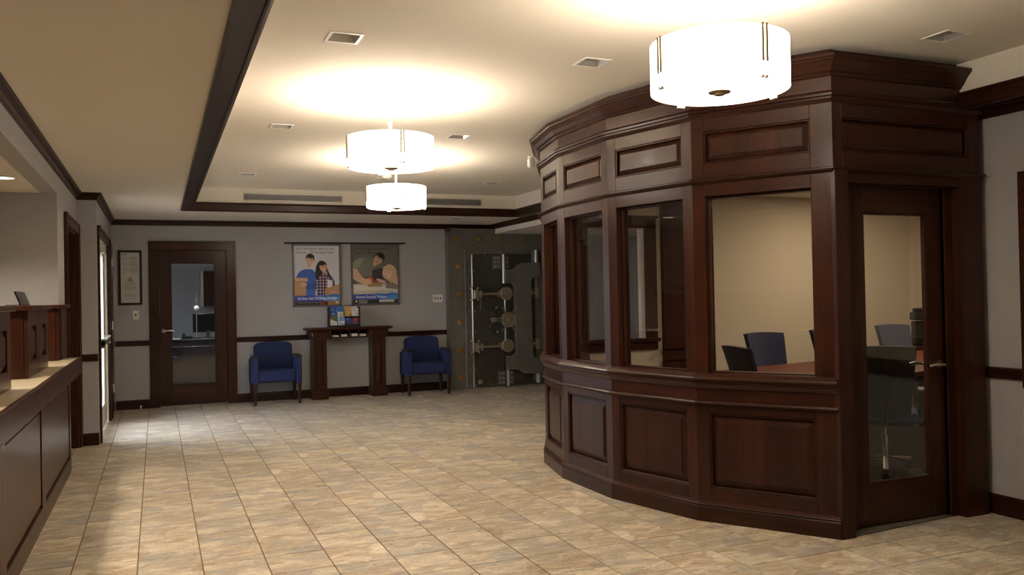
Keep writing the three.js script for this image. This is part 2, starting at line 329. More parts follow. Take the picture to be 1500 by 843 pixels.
struct(mesh('w', [plain(-14, XE - 0.25, -0.3, -0.02, -22, -8.05)], M.outside), 'ground_outside', 'paved ground outside the entrance');
struct(mesh('w', [plain(-1.9, XL - 0.16, 0, 2.6, ZJ - 0.12, ZJ - 0.02), plain(-1.9, -1.8, 0, 2.6, ZJ - 0.1, -8.0), plain(-1.9, XL - 0.16, 2.3, 2.6, ZJ, -8.0)], M.wall), 'wall_passage');

// ---------------------------------------------------------------- wooden trim
const crownP = [[0, -0.075], [0.008, -0.075], [0.012, -0.066], [0.016, -0.062], [0.022, -0.04], [0.036, -0.02], [0.048, -0.014], [0.05, -0.006], [0.055, -0.004], [0.055, 0.0], [0, 0]].map(([o, y]) => [o, y + SO]);
struct(mesh('t', sweep(crownP, [[XL, 4.2], [XL, ZJ], [XE, ZJ], [XE, D], [XH, D], [XH, -8.42]]), M.woodTrim), 'trim_1', 'mahogany crown moulding under the ceiling');
struct(mesh('t', sweep(crownP, [[4.86, ZR], [XR, ZR], [XR, 4.2]]), M.woodTrim), 'trim_2', 'mahogany crown moulding of the right wall');
{ // casing round the raised ceiling: boards under the edge and on the riser
  const p = [[-0.002, SO - 0.025], [0.0, SO - 0.03], [0.012, SO - 0.03], [0.014, SO - 0.018], [0.1, SO - 0.018], [0.104, SO - 0.026], [0.125, SO - 0.026], [0.128, SO + 0.0], [0.128, SO + 0.001], [0.0, SO + 0.001], [0.0, SO + 0.075], [-0.018, SO + 0.075], [-0.022, SO + 0.06], [-0.014, SO + 0.05], [-0.014, SO - 0.02]];
  // the path runs with the lower ceiling on its outward side
  const path = [[CX1, CZ1], [CX1, CZ0], [CX0, CZ0], [CX0, CZ1], [CX1, CZ1]];
  const q = p.map(([o, y]) => [-o, y]).reverse();
  const path2 = path.slice().reverse();
  struct(mesh('t', [sweep(q.map(([o, y]) => [o, y]), [[CX0, CZ1], [CX0, CZ0], [CX1, CZ0], [CX1, CZ1]])], M.woodTrim), 'trim_3', 'dark mahogany casing round the raised ceiling');
}
const railP = [[0, 0.865], [0.016, 0.865], [0.02, 0.872], [0.02, 0.905], [0.026, 0.91], [0.03, 0.925], [0.026, 0.935], [0, 0.937]];
const baseP = [[0, 0], [0.018, 0], [0.018, 0.095], [0.014, 0.1], [0.012, 0.112], [0.006, 0.122], [0, 0.125]];
[[[XL, ZJ], [XE + 0.0, ZJ]], [[XE + 0.035, D], [-0.10, D]], [[1.0, D], [4.23, D]], [[4.87, ZR], [XR, ZR], [XR, 4.2]]].forEach((path, i) => {
  struct(mesh('t', sweep(railP, path), M.woodTrim), 'trim_' + (4 + i), ['mahogany chair rail on the narrow wall by the entrance', 'short mahogany chair rail under the framed notice', 'mahogany chair rail behind the armchairs', 'mahogany chair rail on the right wall'][i]);
});
[['left', [[XL, ZJ], [XE + 0.0, ZJ]]], ['entrance', [[XE + 0.035, D], [-0.10, D]]], ['back', [[1.0, D], [4.23, D]]], ['right', [[4.87, ZR], [XR, ZR], [XR, 4.2]]]].forEach(([s, path]) => struct(mesh('t', sweep(baseP, path), M.woodTrim), 'baseboard_' + s, 'dark mahogany baseboard, ' + s + ' wall'));

{ // cased window on the right wall, just inside the frame
  const w = struct(new THREE.Group(), 'window_2', 'mahogany cased window with a pale shade on the right wall'); w.position.set(XR, 0, -3.57); w.rotation.y = -Math.PI / 2;
  mesh('casing', [bb(0, 0.1, 0.82, 2.15, 0.001, 0.04)], M.wood, w); mesh('casing', [bb(1.2, 1.3, 0.82, 2.15, 0.001, 0.04)], M.wood, w);
  mesh('head_casing', bb(0.1, 1.2, 2.05, 2.15, 0.001, 0.04, 'x'), M.wood, w); mesh('sill', bb(0.1, 1.2, 0.82, 0.92, 0.001, 0.04, 'x'), M.wood, w);
  mesh('shade', plain(0.1, 1.2, 0.92, 2.05, 0.001, 0.012), M.cream, w);
}
// a door casing of stepped boards in a local frame: opening x0..x1, top y1, facing +z
function casing(parent, x0, x1, y1, w, t) {
  const prof = (a, b) => [bb(...a, 'y'), bb(...b, 'y')];
  mesh('casing', [bb(x0 - w, x0, 0, y1, 0, t), bb(x0 - w - 0.012, x0 - w + 0.018, 0, y1 + w - 0.018, 0, t + 0.008), bb(x0 - 0.02, x0 - 0.0, 0, y1, 0, t * 0.6)], M.wood, parent);
  mesh('casing', [bb(x1, x1 + w, 0, y1, 0, t), bb(x1 + w - 0.018, x1 + w + 0.012, 0, y1 + w - 0.018, 0, t + 0.008)], M.wood, parent);
  mesh('head_casing', [bb(x0 - w, x1 + w, y1, y1 + w, 0, t, 'x'), bb(x0 - w - 0.012, x1 + w + 0.012, y1 + w - 0.018, y1 + w + 0.012, 0, t + 0.008, 'x')], M.wood, parent);
}
function lever(parent, x, y, z, dir, mat = M.chrome) {
  const h = group('door_handle', parent);
  mesh('rose', cyl(0.03, 0.03, 0.012, x, y, z + 0.006, 24, 'z'), mat, h);
  mesh('lever', [cyl(0.011, 0.011, 0.05, x, y, z + 0.03, 14, 'z'), tube([[x, y, z + 0.052], [x + dir * 0.03, y + 0.002, z + 0.056], [x + dir * 0.09, y + 0.003, z + 0.054], [x + dir * 0.135, y - 0.004, z + 0.05]], 0.0115, 16, 10)], mat, h);
  return h;
}
function glassDoor(parent, x0, x1, y1, z, st, topR, botR, t) {     // full-lite wooden door
  mesh('stile', bb(x0, x0 + st, 0.012, y1, z - t, z), M.wood, parent); mesh('stile', bb(x1 - st, x1, 0.012, y1, z - t, z), M.wood, parent);
  mesh('rail', bb(x0 + st, x1 - st, y1 - topR, y1, z - t, z, 'x'), M.wood, parent); mesh('rail', bb(x0 + st, x1 - st, 0.012, botR, z - t, z, 'x'), M.wood, parent);
  const a = x0 + st, b = x1 - st, c = botR, d = y1 - topR, w = 0.012;
  mesh('glazing_bead', [bb(a, a + w, c, d, z - t + 0.01, z - 0.006), bb(b - w, b, c, d, z - t + 0.01, z - 0.006), bb(a, b, c, c + w, z - t + 0.01, z - 0.006, 'x'), bb(a, b, d - w, d, z - t + 0.01, z - 0.006, 'x')], M.wood, parent);
  mesh('pane', plain(a + 0.004, b - 0.004, c + 0.004, d - 0.004, z - t / 2 - 0.003, z - t / 2 + 0.003), M.glass, parent);
}
{ // office door in the back wall
  const d = struct(new THREE.Group(), 'door_1', 'mahogany office door with a tall glass panel and chrome lever'); d.position.set(0, 0, D);
  casing(d, 0.02, 0.93, 2.19, 0.105, 0.022);
  mesh('jamb', [bb(0.0, 0.03, 0, 2.2, -0.2, 0.0), bb(0.92, 0.95, 0, 2.2, -0.2, 0.0), bb(0.0, 0.95, 2.18, 2.21, -0.2, 0.0, 'x')], M.wood, d);
  glassDoor(d, 0.032, 0.918, 2.178, -0.03, 0.15, 0.17, 0.30, 0.045);
  lever(d, 0.085, 1.06, -0.03, 1);
}
{ // closed door at the end of the teller line
  const d = struct(new THREE.Group(), 'door_4', 'dark mahogany door beside the teller counter'); d.position.set(XL, 0, -9.60); d.rotation.y = Math.PI / 2;
  d.rotation.y = Math.PI / 2; d.position.set(XL, 0, -8.46);
  casing(d, 0.0, 1.14, 2.17, 0.09, 0.024);
  mesh('jamb', [bb(-0.01, 0.02, 0, 2.18, -0.15, 0), bb(1.12, 1.15, 0, 2.18, -0.15, 0), bb(-0.01, 1.15, 2.15, 2.18, -0.15, 0, 'x')], M.wood, d);
  mesh('leaf', [bb(0.025, 1.115, 0.01, 2.145, -0.13, -0.09)], M.wood, d);
  mesh('knob', [cyl(0.028, 0.028, 0.01, 0.12, 0.98, -0.085, 20, 'z'), cyl(0.012, 0.026, 0.05, 0.12, 0.98, -0.06, 16, 'z')], M.chrome, d);
}
{ // entrance: glazed door leaf set in a cased opening, daylight outside
  const d = struct(new THREE.Group(), 'door_3', 'entrance with a white framed glass door, push bar and closer'); d.position.set(XE, 0, -9.84); d.rotation.y = Math.PI / 2;
  mesh('casing', [bb(-0.06, 0.0, 0, 2.17, 0, 0.024), bb(-0.015, 0.0, 0, 2.17, -0.2, 0.01)], M.wood, d);
  mesh('casing', [bb(1.74, 1.94, 0, 2.17, 0, 0.024), bb(1.94, 2.02, 0, 2.25, 0, 0.04)], M.wood, d);
  mesh('side_panel', [bb(2.02, 2.86, 0, 2.25, 0, 0.022)], M.wood, d);
  mesh('head_casing', [bb(-0.06, 2.02, 2.17, 2.27, 0, 0.024, 'x'), bb(-0.06, 2.03, 2.25, 2.275, 0, 0.034, 'x')], M.wood, d);
  mesh('jamb', [bb(1.70, 1.745, 0, 2.17, -0.22, 0.0), bb(0, 1.74, 2.13, 2.17, -0.22, 0, 'x')], M.doorPaint, d);
  const leaf = group('leaf', d);
  mesh('stile', [bb(0.01, 0.06, 0.02, 2.12, -0.065, -0.02)], M.doorPaint, leaf); mesh('stile', [bb(1.30, 1.69, 0.02, 2.12, -0.065, -0.02)], M.doorPaint, leaf);
  mesh('rail', [bb(0.06, 1.30, 2.02, 2.12, -0.065, -0.02, 'x')], M.doorPaint, leaf); mesh('rail', [bb(0.06, 1.30, 0.02, 0.28, -0.065, -0.02, 'x')], M.doorPaint, leaf);
  mesh('pane', plain(0.06, 1.30, 0.28, 2.02, -0.045, -0.039), M.glass, leaf);
  mesh('push_bar', [bb(0.1, 1.4, 1.0, 1.06, 0.015, 0.05, 'x'), bb(0.1, 0.16, 0.98, 1.08, -0.02, 0.05, 'x'), bb(1.34, 1.4, 0.98, 1.08, -0.02, 0.05, 'x')], M.aluminium, leaf);
  mesh('closer', [bb(0.75, 1.05, 2.03, 2.10, -0.02, 0.03, 'x'), bb(0.55, 0.8, 2.11, 2.125, 0.0, 0.02, 'x')], M.aluminium, leaf);
  for (const y of [0.33, 1.12, 1.92]) mesh('hinge', [bb(1.945, 1.985, y, y + 0.11, 0.035, 0.05), cyl(0.008, 0.008, 0.12, 1.995, y + 0.055, 0.052, 10)], M.chrome, d);
}

// ---------------------------------------------------------------- panelled conference enclosure
const pane_list = [];
{
  const rot = thing('conference_enclosure', 'curved mahogany panelled enclosure with tall windows under a moulded cornice', 'enclosure');
  const T = 0.12;
  for (let i = 0; i < V.length - 1; i++) {
    const [ax, az] = V[i], [bx, bz] = V[i + 1], L = Math.hypot(bx - ax, bz - az), last = i === V.length - 2;
    const f = group('facet', rot); f.position.set(ax, 0, az); f.rotation.y = Math.atan2(-(bz - az), bx - ax);
    const off = -0.02, s0 = 0.085, s1 = last ? 0.13 : 0.085, y0 = 0.105, z0 = off - T, w = L - s1;
    // lower panel
    mesh('stile', bb(0, s0, y0, 0.75, z0, off), M.wood, f); mesh('stile', bb(w, L, y0, 0.75, z0, off), M.wood, f);
    mesh('rail', bb(s0, w, y0, 0.21, z0, off, 'x'), M.wood, f); mesh('rail', bb(s0, w, 0.685, 0.75, z0, off, 'x'), M.wood, f);
    mesh('panel_moulding', [bb(s0, w, 0.21, 0.222, off - 0.03, off - 0.004, 'x', 0.004), bb(s0, w, 0.673, 0.685, off - 0.03, off - 0.004, 'x', 0.004), bb(s0, s0 + 0.012, 0.21, 0.685, off - 0.03, off - 0.004, 'y', 0.004), bb(w - 0.012, w, 0.21, 0.685, off - 0.03, off - 0.004, 'y', 0.004)], M.wood, f);
    mesh('raised_panel', raised(s0 + 0.012, w - 0.012, 0.222, 0.673, 0.045, off - 0.028, off - 0.006), M.wood, f);
    mesh('panel_back', bb(s0, w, 0.21, 0.685, z0, z0 + 0.02, 'y'), M.wood, f);
    mesh('apron', bb(0, L, 0.75, 0.90, z0, off, 'x'), M.wood, f);
    // window
    const wy0 = 0.932, wy1 = 2.055;
    mesh('sill', bb(0, L, 0.90, wy0, z0 - 0.01, off, 'x', 0.004), M.wood, f);
    mesh('stile', bb(0, s0, wy0, 2.15, z0, off), M.wood, f); mesh('stile', bb(w, L, wy0, 2.15, z0, off), M.wood, f);
    mesh('head', bb(s0, w, wy1, 2.15, z0, off, 'x'), M.wood, f);
    const g0 = off - 0.075, g1 = off - 0.045, q = 0.014;
    mesh('window_stop', [bb(s0, s0 + q, wy0, wy1, g0, g1), bb(w - q, w, wy0, wy1, g0, g1), bb(s0, w, wy0, wy0 + q, g0, g1, 'x'), bb(s0, w, wy1 - q, wy1, g0, g1, 'x'),
      bb(s0, s0 + q, wy0, wy1, g0 - 0.03, g0 - 0.01), bb(w - q, w, wy0, wy1, g0 - 0.03, g0 - 0.01), bb(s0, w, wy0, wy0 + q, g0 - 0.03, g0 - 0.01, 'x'), bb(s0, w, wy1 - q, wy1, g0 - 0.03, g0 - 0.01, 'x')], M.wood, f);
    mesh('pane', plain(s0 + 0.001, w - 0.001, wy0 + 0.001, wy1 - 0.001, g0 - 0.008, g0 - 0.002), M.glass, f);
    // frieze panel
    mesh('stile', bb(0, s0, 2.15, 2.575, z0, off), M.wood, f); mesh('stile', bb(w, L, 2.15, 2.575, z0, off), M.wood, f);
    mesh('rail', bb(s0, w, 2.15, 2.265, z0, off, 'x'), M.wood, f); mesh('rail', bb(s0, w, 2.462, 2.575, z0, off, 'x'), M.wood, f);
    mesh('panel_moulding', [bb(s0, w, 2.265, 2.277, off - 0.03, off - 0.004, 'x', 0.004), bb(s0, w, 2.45, 2.462, off - 0.03, off - 0.004, 'x', 0.004), bb(s0, s0 + 0.012, 2.265, 2.462, off - 0.03, off - 0.004, 'y', 0.004), bb(w - 0.012, w, 2.265, 2.462, off - 0.03, off - 0.004, 'y', 0.004)], M.wood, f);
    mesh('raised_panel', raised(s0 + 0.012, w - 0.012, 2.277, 2.45, 0.032, off - 0.028, off - 0.006), M.wood, f);
    mesh('panel_back', bb(s0, w, 2.265, 2.462, z0, z0 + 0.02, 'y'), M.wood, f);
    mesh('frieze_board', [bb(0, L, 2.575, 2.77, z0, off, 'x'), bb(0, L, 2.77, CE, z0, off - 0.02, 'x')], M.wood, f);
  }
  // door bay, facing the camera
  const bay = group('door_bay', rot), zf = -3.805, zb = -3.93;
  mesh('pilaster', bb(3.632, 3.735, 0, 2.15, zb, -3.778), M.wood, bay);
  mesh('pilaster', [bb(4.665, 4.865, 0, 2.15, zb, -3.80), bb(4.60, 4.67, 0, 2.08, zb, -3.86)], M.wood, bay);
  mesh('door_head', [bb(3.735, 4.665, 2.08, 2.15, zb, zf, 'x')], M.wood, bay);
  mesh('stile', bb(3.64, 3.72, 2.15, 2.575, zb, zf), M.wood, bay); mesh('stile', bb(4.76, 4.865, 2.15, 2.575, zb, zf), M.wood, bay);
  mesh('rail', bb(3.72, 4.76, 2.15, 2.265, zb, zf, 'x'), M.wood, bay); mesh('rail', bb(3.72, 4.76, 2.462, 2.575, zb, zf, 'x'), M.wood, bay);
  const rp = raised(3.732, 4.748, 2.277, 2.45, 0.032, zf - 0.028, zf - 0.006); mesh('raised_panel', rp, M.wood, bay);
  mesh('panel_moulding', [bb(3.72, 4.76, 2.265, 2.277, zf - 0.03, zf - 0.004, 'x', 0.004), bb(3.72, 4.76, 2.45, 2.462, zf - 0.03, zf - 0.004, 'x', 0.004), bb(3.72, 3.732, 2.265, 2.462, zf - 0.03, zf - 0.004, 'y', 0.004), bb(4.748, 4.76, 2.265, 2.462, zf - 0.03, zf - 0.004, 'y', 0.004)], M.wood, bay);
  mesh('panel_back', bb(3.72, 4.76, 2.265, 2.462, zb, zb + 0.02), M.wood, bay);
  mesh('frieze_board', [bb(3.64, CX1 + 0.0, 2.575, 2.77, zb, zf, 'x'), bb(3.66, CX1, 2.77, CE, zb, zf - 0.02, 'x'), bb(CX1, 4.865, 2.575, SO, zb, zf, 'x')], M.wood, bay);
  // mouldings running round every facet
  const low = V.slice(0), hi = [...V.slice(0, -1), [3.625, -3.785], [4.875, -3.785]], hi2 = [...hi.slice(0, -1), [CX1, -3.785]];
  mesh('base_moulding', sweep([[-0.06, 0], [0, 0], [0, 0.092], [-0.004, 0.098], [-0.002, 0.104], [0.002, 0.109], [-0.002, 0.114], [-0.01, 0.118], [-0.014, 0.126], [-0.022, 0.13], [-0.06, 0.13]], low), M.wood, rot);
  mesh('bead_moulding', sweep([[-0.05, 0.735], [-0.012, 0.735], [-0.004, 0.74], [0.004, 0.745], [0.006, 0.752], [0, 0.76], [-0.02, 0.764], [-0.05, 0.764]], low), M.wood, rot);
  mesh('sill_moulding', sweep([[-0.05, 0.862], [-0.015, 0.862], [-0.01, 0.868], [-0.006, 0.88], [0.004, 0.896], [0.012, 0.903], [0.012, 0.915], [0.02, 0.918], [0.022, 0.93], [0.016, 0.938], [0.0, 0.95], [-0.02, 0.962], [-0.05, 0.962]].map(([o, y]) => [o, y - 0.024]), low), M.wood, rot);
  mesh('window_bead', sweep([[-0.05, 2.135], [-0.014, 2.135], [-0.006, 2.141], [0.004, 2.146], [0.012, 2.155], [0.012, 2.163], [0, 2.168], [-0.05, 2.168]], hi), M.wood, rot);
  mesh('frieze_moulding', sweep([[-0.05, 2.545], [-0.014, 2.545], [-0.008, 2.556], [0.002, 2.566], [0.004, 2.576], [0.014, 2.582], [0.016, 2.594], [0.012, 2.602], [-0.002, 2.612], [-0.05, 2.614]], hi), M.wood, rot);
  mesh('crown', sweep([[-0.05, 2.735], [-0.014, 2.735], [-0.006, 2.742], [0.0, 2.752], [0.012, 2.762], [0.03, 2.79], [0.05, 2.812], [0.058, 2.818], [0.062, 2.826], [0.07, 2.83], [0.07, 2.848], [-0.05, 2.848]].map(([o, y]) => [o, y - 0.038]), hi2), M.wood, rot);
}
{ // conference room door
  const d = struct(new THREE.Group(), 'door_2', 'mahogany conference room door with a full glass panel and chrome lever');
  glassDoor(d, 3.83, 4.60, 2.078, -3.89, 0.125, 0.165, 0.262, 0.045);
  mesh('stop', [bb(3.74, 3.83, 0, 2.08, -3.94, -3.87), bb(4.60, 4.64, 0, 2.08, -3.94, -3.87), bb(3.74, 4.64, 2.07, 2.09, -3.94, -3.87, 'x')], M.wood, d);
  lever(d, 4.545, 0.965, -3.89, -1);
  const back = lever(d, 0, 0, 0, -1); back.rotation.y = Math.PI; back.position.set(4.545, 0.965, -3.935); back.scale.x = -1;
}
{ // far window of the conference room and panelled pier beside it
  const w = struct(new THREE.Group(), 'window_1', 'mahogany cased window in the far wall of the conference room'); w.position.set(0, 0, -8.28);
  for (const [a, b] of [[4.24, 4.36], [5.12, 5.27]]) mesh('casing', [bb(a, b, 0.93, 2.31, 0, 0.03), bb(a - 0.0, a + 0.02, 0.93, 2.31, 0.03, 0.04)], M.wood, w);
  mesh('head_casing', [bb(4.24, 5.27, 2.19, 2.31, 0, 0.03, 'x'), bb(4.22, 5.29, 2.30, 2.33, 0, 0.05, 'x')], M.wood, w);
  mesh('sill', [bb(4.22, 5.29, 0.90, 0.94, -0.1, 0.06, 'x'), bb(4.24, 5.27, 0.81, 0.90, 0, 0.03, 'x')], M.wood, w);
  mesh('pane', plain(4.36, 5.12, 0.94, 2.19, -0.075, -0.069), M.glass, w);
  const p = top(mesh('p', [bb(5.34, 5.9, 0.009, SO - 0.002, 0.002, 0.06), bb(5.32, 5.92, 0.009, 0.14, 0.002, 0.08, 'x')], M.wood), 'panelled_pier', 'mahogany panelled pier inside the conference room beside the cased window', 'pier'); p.position.set(0, 0, -8.28);
  mesh('ledge', [bb(5.31, 5.93, 0.81, 0.85, 0.06, 0.1, 'x'), bb(5.31, 5.93, 0.68, 0.71, 0.06, 0.085, 'x')], M.wood, p);
}

// ---------------------------------------------------------------- teller line
{
  const c = thing('teller_counter', 'long mahogany teller counter with raised front panels', 'counter');
  mesh('body', [bb(-1.25, -0.725, 0, 0.86, -7.84, 4.0, 'y'), bb(XL + 0.001, -0.725, 0, 0.86, -8.25, -7.84, 'y')], M.wood, c);
  const edges = [-8.25, -6.36, -4.75, -3.15, -1.55, 0.05, 1.65, 3.3];
  const put = (g) => g.rotateY(Math.PI / 2).translate(-0.725, 0, 0);     // local x -> -z
  for (let i = 0; i + 1 < edges.length; i++) {
    const a = -edges[i + 1], b = -edges[i];   // in local x
    mesh('stile', put(bb(a, a + 0.1, 0, 0.86, 0, 0.022)), M.wood, c); mesh('stile', put(bb(b - 0.09, b, 0, 0.86, 0, 0.022)), M.wood, c);
    mesh('rail', put(bb(a + 0.1, b - 0.09, 0, 0.13, 0, 0.022, 'x')), M.wood, c); mesh('rail', put(bb(a + 0.1, b - 0.09, 0.78, 0.86, 0, 0.022, 'x')), M.wood, c);
    mesh('raised_panel', put(raised(a + 0.1, b - 0.09, 0.13, 0.78, 0.03, 0.0, 0.016)), M.wood, c);
  }
  const t = thing('countertop', 'pale laminate countertop with a mahogany edge on the teller counter', 'countertop');
  mesh('top', [plain(-1.25, -0.605, 0.955, 0.998, -7.84, 4.0), plain(XL + 0.001, -0.605, 0.955, 0.998, -8.12, -7.84)], M.laminate, t);
  mesh('edge', [bb(-0.63, -0.60, 0.862, 1.0, -8.14, 4.0, 'z', 0.006), bb(XL + 0.001, -0.60, 0.862, 1.0, -8.16, -8.12, 'x', 0.004)], M.wood, t);
  const names = [[-8.32, -7.74, 'at the end of the counter beside the door'], [-6.98, -5.96, 'with the small black stand on it'], [-5.29, -4.27, 'next to the one with the black stand'], [-3.6, -2.58, 'far from the door, past two other cabinets']];
  names.forEach(([z0, z1, where], i) => {
    const k = thing('teller_cabinet', 'mahogany divider cabinet on the teller counter ' + where, 'cabinet', [0, 0, 0], 0, 'divider cabinets on the teller counter');
    const back = -1.02;
    mesh('body', i ? [bb(back, -0.76, 1.0, 1.42, z0, z1)] : [bb(back, -0.76, 1.0, 1.42, -7.845, z1), bb(XL + 0.001, -0.725, 1.0, 1.42, z0, -7.84)], M.wood, k);
    const n = i ? 2 : 1, a0 = -z1, a1 = -z0, put2 = (g) => g.rotateY(Math.PI / 2).translate(-0.758, 0, 0);
    for (let j = 0; j < n; j++) {
      const a = a0 + (a1 - a0) / n * j + 0.004, b = a0 + (a1 - a0) / n * (j + 1) - 0.004, st = Math.min(0.12, (b - a) * 0.27);
      const dr = group('door', k);
      mesh('frame', [put2(bb(a, a + st, 1.0, 1.42, 0, 0.024)), put2(bb(b - st, b, 1.0, 1.42, 0, 0.024)), put2(bb(a + st, b - st, 1.0, 1.10, 0, 0.024, 'x')), put2(bb(a + st, b - st, 1.32, 1.42, 0, 0.024, 'x'))], M.wood, dr);
      mesh('raised_panel', put2(raised(a + st, b - st, 1.10, 1.32, 0.035, -0.001, 0.02)), M.wood, dr);
    }
    mesh('top', i ? bb(back - 0.02, -0.71, 1.42, 1.452, z0 - 0.03, z1 + 0.03, 'z', 0.005) : bb(back - 0.02, -0.71, 1.42, 1.452, -7.845, z1 + 0.03, 'z', 0.005), M.wood, k);
    if (!i) mesh('top', bb(XL + 0.001, -0.70, 1.42, 1.452, z0 - 0.03, -7.84, 'z', 0.005), M.wood, k);
  });
  const s = thing('display_stand', 'small black tilted stand on a teller cabinet', 'stand', [-0.86, 1.4535, -6.72]);
  const pl = mesh('plate', cbox(0.012, 0.10, 0.42, 0.002), M.blackGloss, s); pl.position.set(0.0, 0.046, 0); pl.rotation.z = 0.35;
  mesh('foot', cbox(0.12, 0.006, 0.2, 0.002), M.black, s).position.set(-0.03, 0.003, 0);
}

// ---------------------------------------------------------------- pendant lamps
function pendant(x, z, bottom, label, R = 0.30, h = 0.207) {
  const p = thing('pendant_lamp', label, 'lamp', [x, bottom, z], 0, 'drum pendant lamps under the raised ceiling');
  const glow = phy({ color: 0xf4efe4, roughness: 0.6, emissive: WARM, emissiveIntensity: PENDANT_GLOW });
  const up = CE - bottom;
  mesh('shade', lathe([[R, 0], [R, h], [R - 0.006, h], [R - 0.006, 0], [R, 0]], 64), glow, p);
  mesh('diffuser', lathe([[0.0001, -0.004], [R - 0.05, -0.002], [R - 0.004, 0.002], [R - 0.004, 0.008], [0.0001, 0.004]], 64), glow, p);
  mesh('finial', lathe([[0.0001, -0.02], [0.02, -0.02], [0.026, -0.016], [0.027, -0.012], [0.046, -0.01], [0.05, -0.006], [0.05, -0.002], [0.0001, -0.002]], 32), M.nickel, p);
  mesh('stem', cyl(0.009, 0.009, up - 0.03, 0, up / 2 + 0.0, 0, 14), M.white, p);
  mesh('canopy', lathe([[0.0001, up], [0.065, up], [0.065, up - 0.02], [0.05, up - 0.03], [0.0001, up - 0.032]], 32), M.white, p);
  for (let k = 0; k < 4; k++) for (const s of [-1, 1]) {
    const a = k * Math.PI / 2 + s * 0.034;
    const rod = group('rod', p);
    mesh('bar', cyl(0.006, 0.006, h * 0.76, Math.cos(a) * (R + 0.007), h * 0.63, Math.sin(a) * (R + 0.007), 10), M.nickel, rod);
    mesh('foot', bbox(Math.cos(a) * (R - 0.002), -0.008, Math.sin(a) * (R - 0.002)), M.white, rod);
  }
  const pl = new THREE.PointLight(WARM, PENDANT_UP, 0, 2); pl.position.set(0, h - 0.02, 0.03); pl.castShadow = true; pl.shadow.radius = 4; pl.name = 'bulb_light'; p.add(pl);
  const ra = new THREE.RectAreaLight(WARM, PENDANT_DOWN, 0.44, 0.44); ra.position.set(0, -0.04, 0); ra.rotation.x = -Math.PI / 2; ra.name = 'diffuser_light'; p.add(ra);
  return p;
}
function bbox(x, y, z) { const g = cbox(0.016, 0.012, 0.016, 0.002); g.translate(x, y, z); return uvM(g); }
pendant(2.305, -3.07, 2.337, 'white drum pendant lamp in front of the panelled cornice');
pendant(1.525, -5.76, 2.365, 'white drum pendant lamp over the open floor between the other two');
pendant(2.245, -8.3, 2.365, 'white drum pendant lamp before the ceiling vents near the back wall');

// ---------------------------------------------------------------- recessed downlights, vents, sensors
function downlight(x, y, z, label) {
  const d = thing('recessed_downlight', label, 'light', [x, y, z], 0, 'square recessed downlights');
  const s = 0.075, o = 0.09;
  mesh('trim', [plain(-o, -s, -0.004, 0.0, -o, o), plain(s, o, -0.004, 0.0, -o, o), plain(-s, s, -0.004, 0, -o, -s), plain(-s, s, -0.004, 0, s, o)], M.trimWhite, d);
  const T = [], q = [[-s, -s], [s, -s], [s, s], [-s, s]], e = q.map(([a, b]) => [a * 0.45, b * 0.45]);
  for (let i = 0; i < 4; i++) { const j = (i + 1) % 4, A = [q[i][0], -0.003, q[i][1]], B_ = [q[j][0], -0.003, q[j][1]], C = [e[j][0], 0.045, e[j][1]], E_ = [e[i][0], 0.045, e[i][1]]; T.push([A, C, B_], [A, E_, C]); }
  mesh('reflector', uvM(triGeo(T)), M.reflector, d);
  mesh('lens', plain(-s * 0.45, s * 0.45, 0.043, 0.047, -s * 0.45, s * 0.45), M.ventMetal, d);
  return d;
}
const LIT = ['beside the dark ceiling casing, nearest the cornice row', 'midway between first pendant and the casing', 'beside the dark casing, level with the second pendant', 'between the second and third pendants', 'by the casing corner before the first vent', 'beside the smoke detector', 'before the second vent', 'before the cornice over the glass door'];
RECESS.forEach(([x, z], i) => downlight(x, CE, z, 'square recessed downlight ' + LIT[i]));
RECESS_LOW.forEach(([x, z], i) => downlight(x, SO, z, 'square recessed downlight in the lower ceiling ' + ['above the posters', 'before the vault'][i]));
[[1.02, 2.24, 'on the riser to the left of the farthest pendant'], [3.0, 4.17, 'on the riser behind the farthest pendant']].forEach(([x0, x1, w]) => {
  const v = thing('ceiling_vent', 'long slotted grey air vent ' + w, 'vent', [0, 0, CZ0], 0, 'slotted vents on the riser');
  const y0 = 2.715, y1 = 2.79;
  mesh('frame', [plain(x0 - 0.012, x1 + 0.012, y1, y1 + 0.01, 0, 0.01), plain(x0 - 0.012, x1 + 0.012, y0 - 0.01, y0, 0, 0.01), plain(x0 - 0.012, x0, y0, y1, 0, 0.01), plain(x1, x1 + 0.012, y0, y1, 0, 0.01)], M.ventMetal, v);
  mesh('backing', plain(x0, x1, y0, y1, 0.0005, 0.002), M.frameGrey, v);
  for (let k = 0; k < 5; k++) { const g = plain(x0, x1, -0.001, 0.001, -0.006, 0.006); const s = mesh('slat', g, M.ventMetal, v); s.position.set(0, y0 + 0.0075 + k * 0.015, 0.008); s.rotation.x = 0.7; }
});
{
  const s = thing('smoke_detector', 'round cream smoke detector on the raised ceiling', 'detector', [2.42, CE, -9.35]);
  mesh('base', cyl(0.07, 0.07, 0.015, 0, -0.0075, 0, 32), M.cream, s); mesh('housing', lathe([[0.062, -0.015], [0.062, -0.035], [0.05, -0.045], [0.03, -0.055], [0.0001, -0.056]], 32), M.cream, s);
  const e = thing('motion_sensor', 'small white motion sensor on the ceiling beside the cornice', 'sensor', [3.52, CE, -7.8]);
  mesh('mount', cyl(0.035, 0.035, 0.02, 0, -0.01, 0, 24), M.white, e); mesh('head', rbox(0.07, 0.1, 0.06, 0.02, 0, -0.065, 0), M.white, e);
}

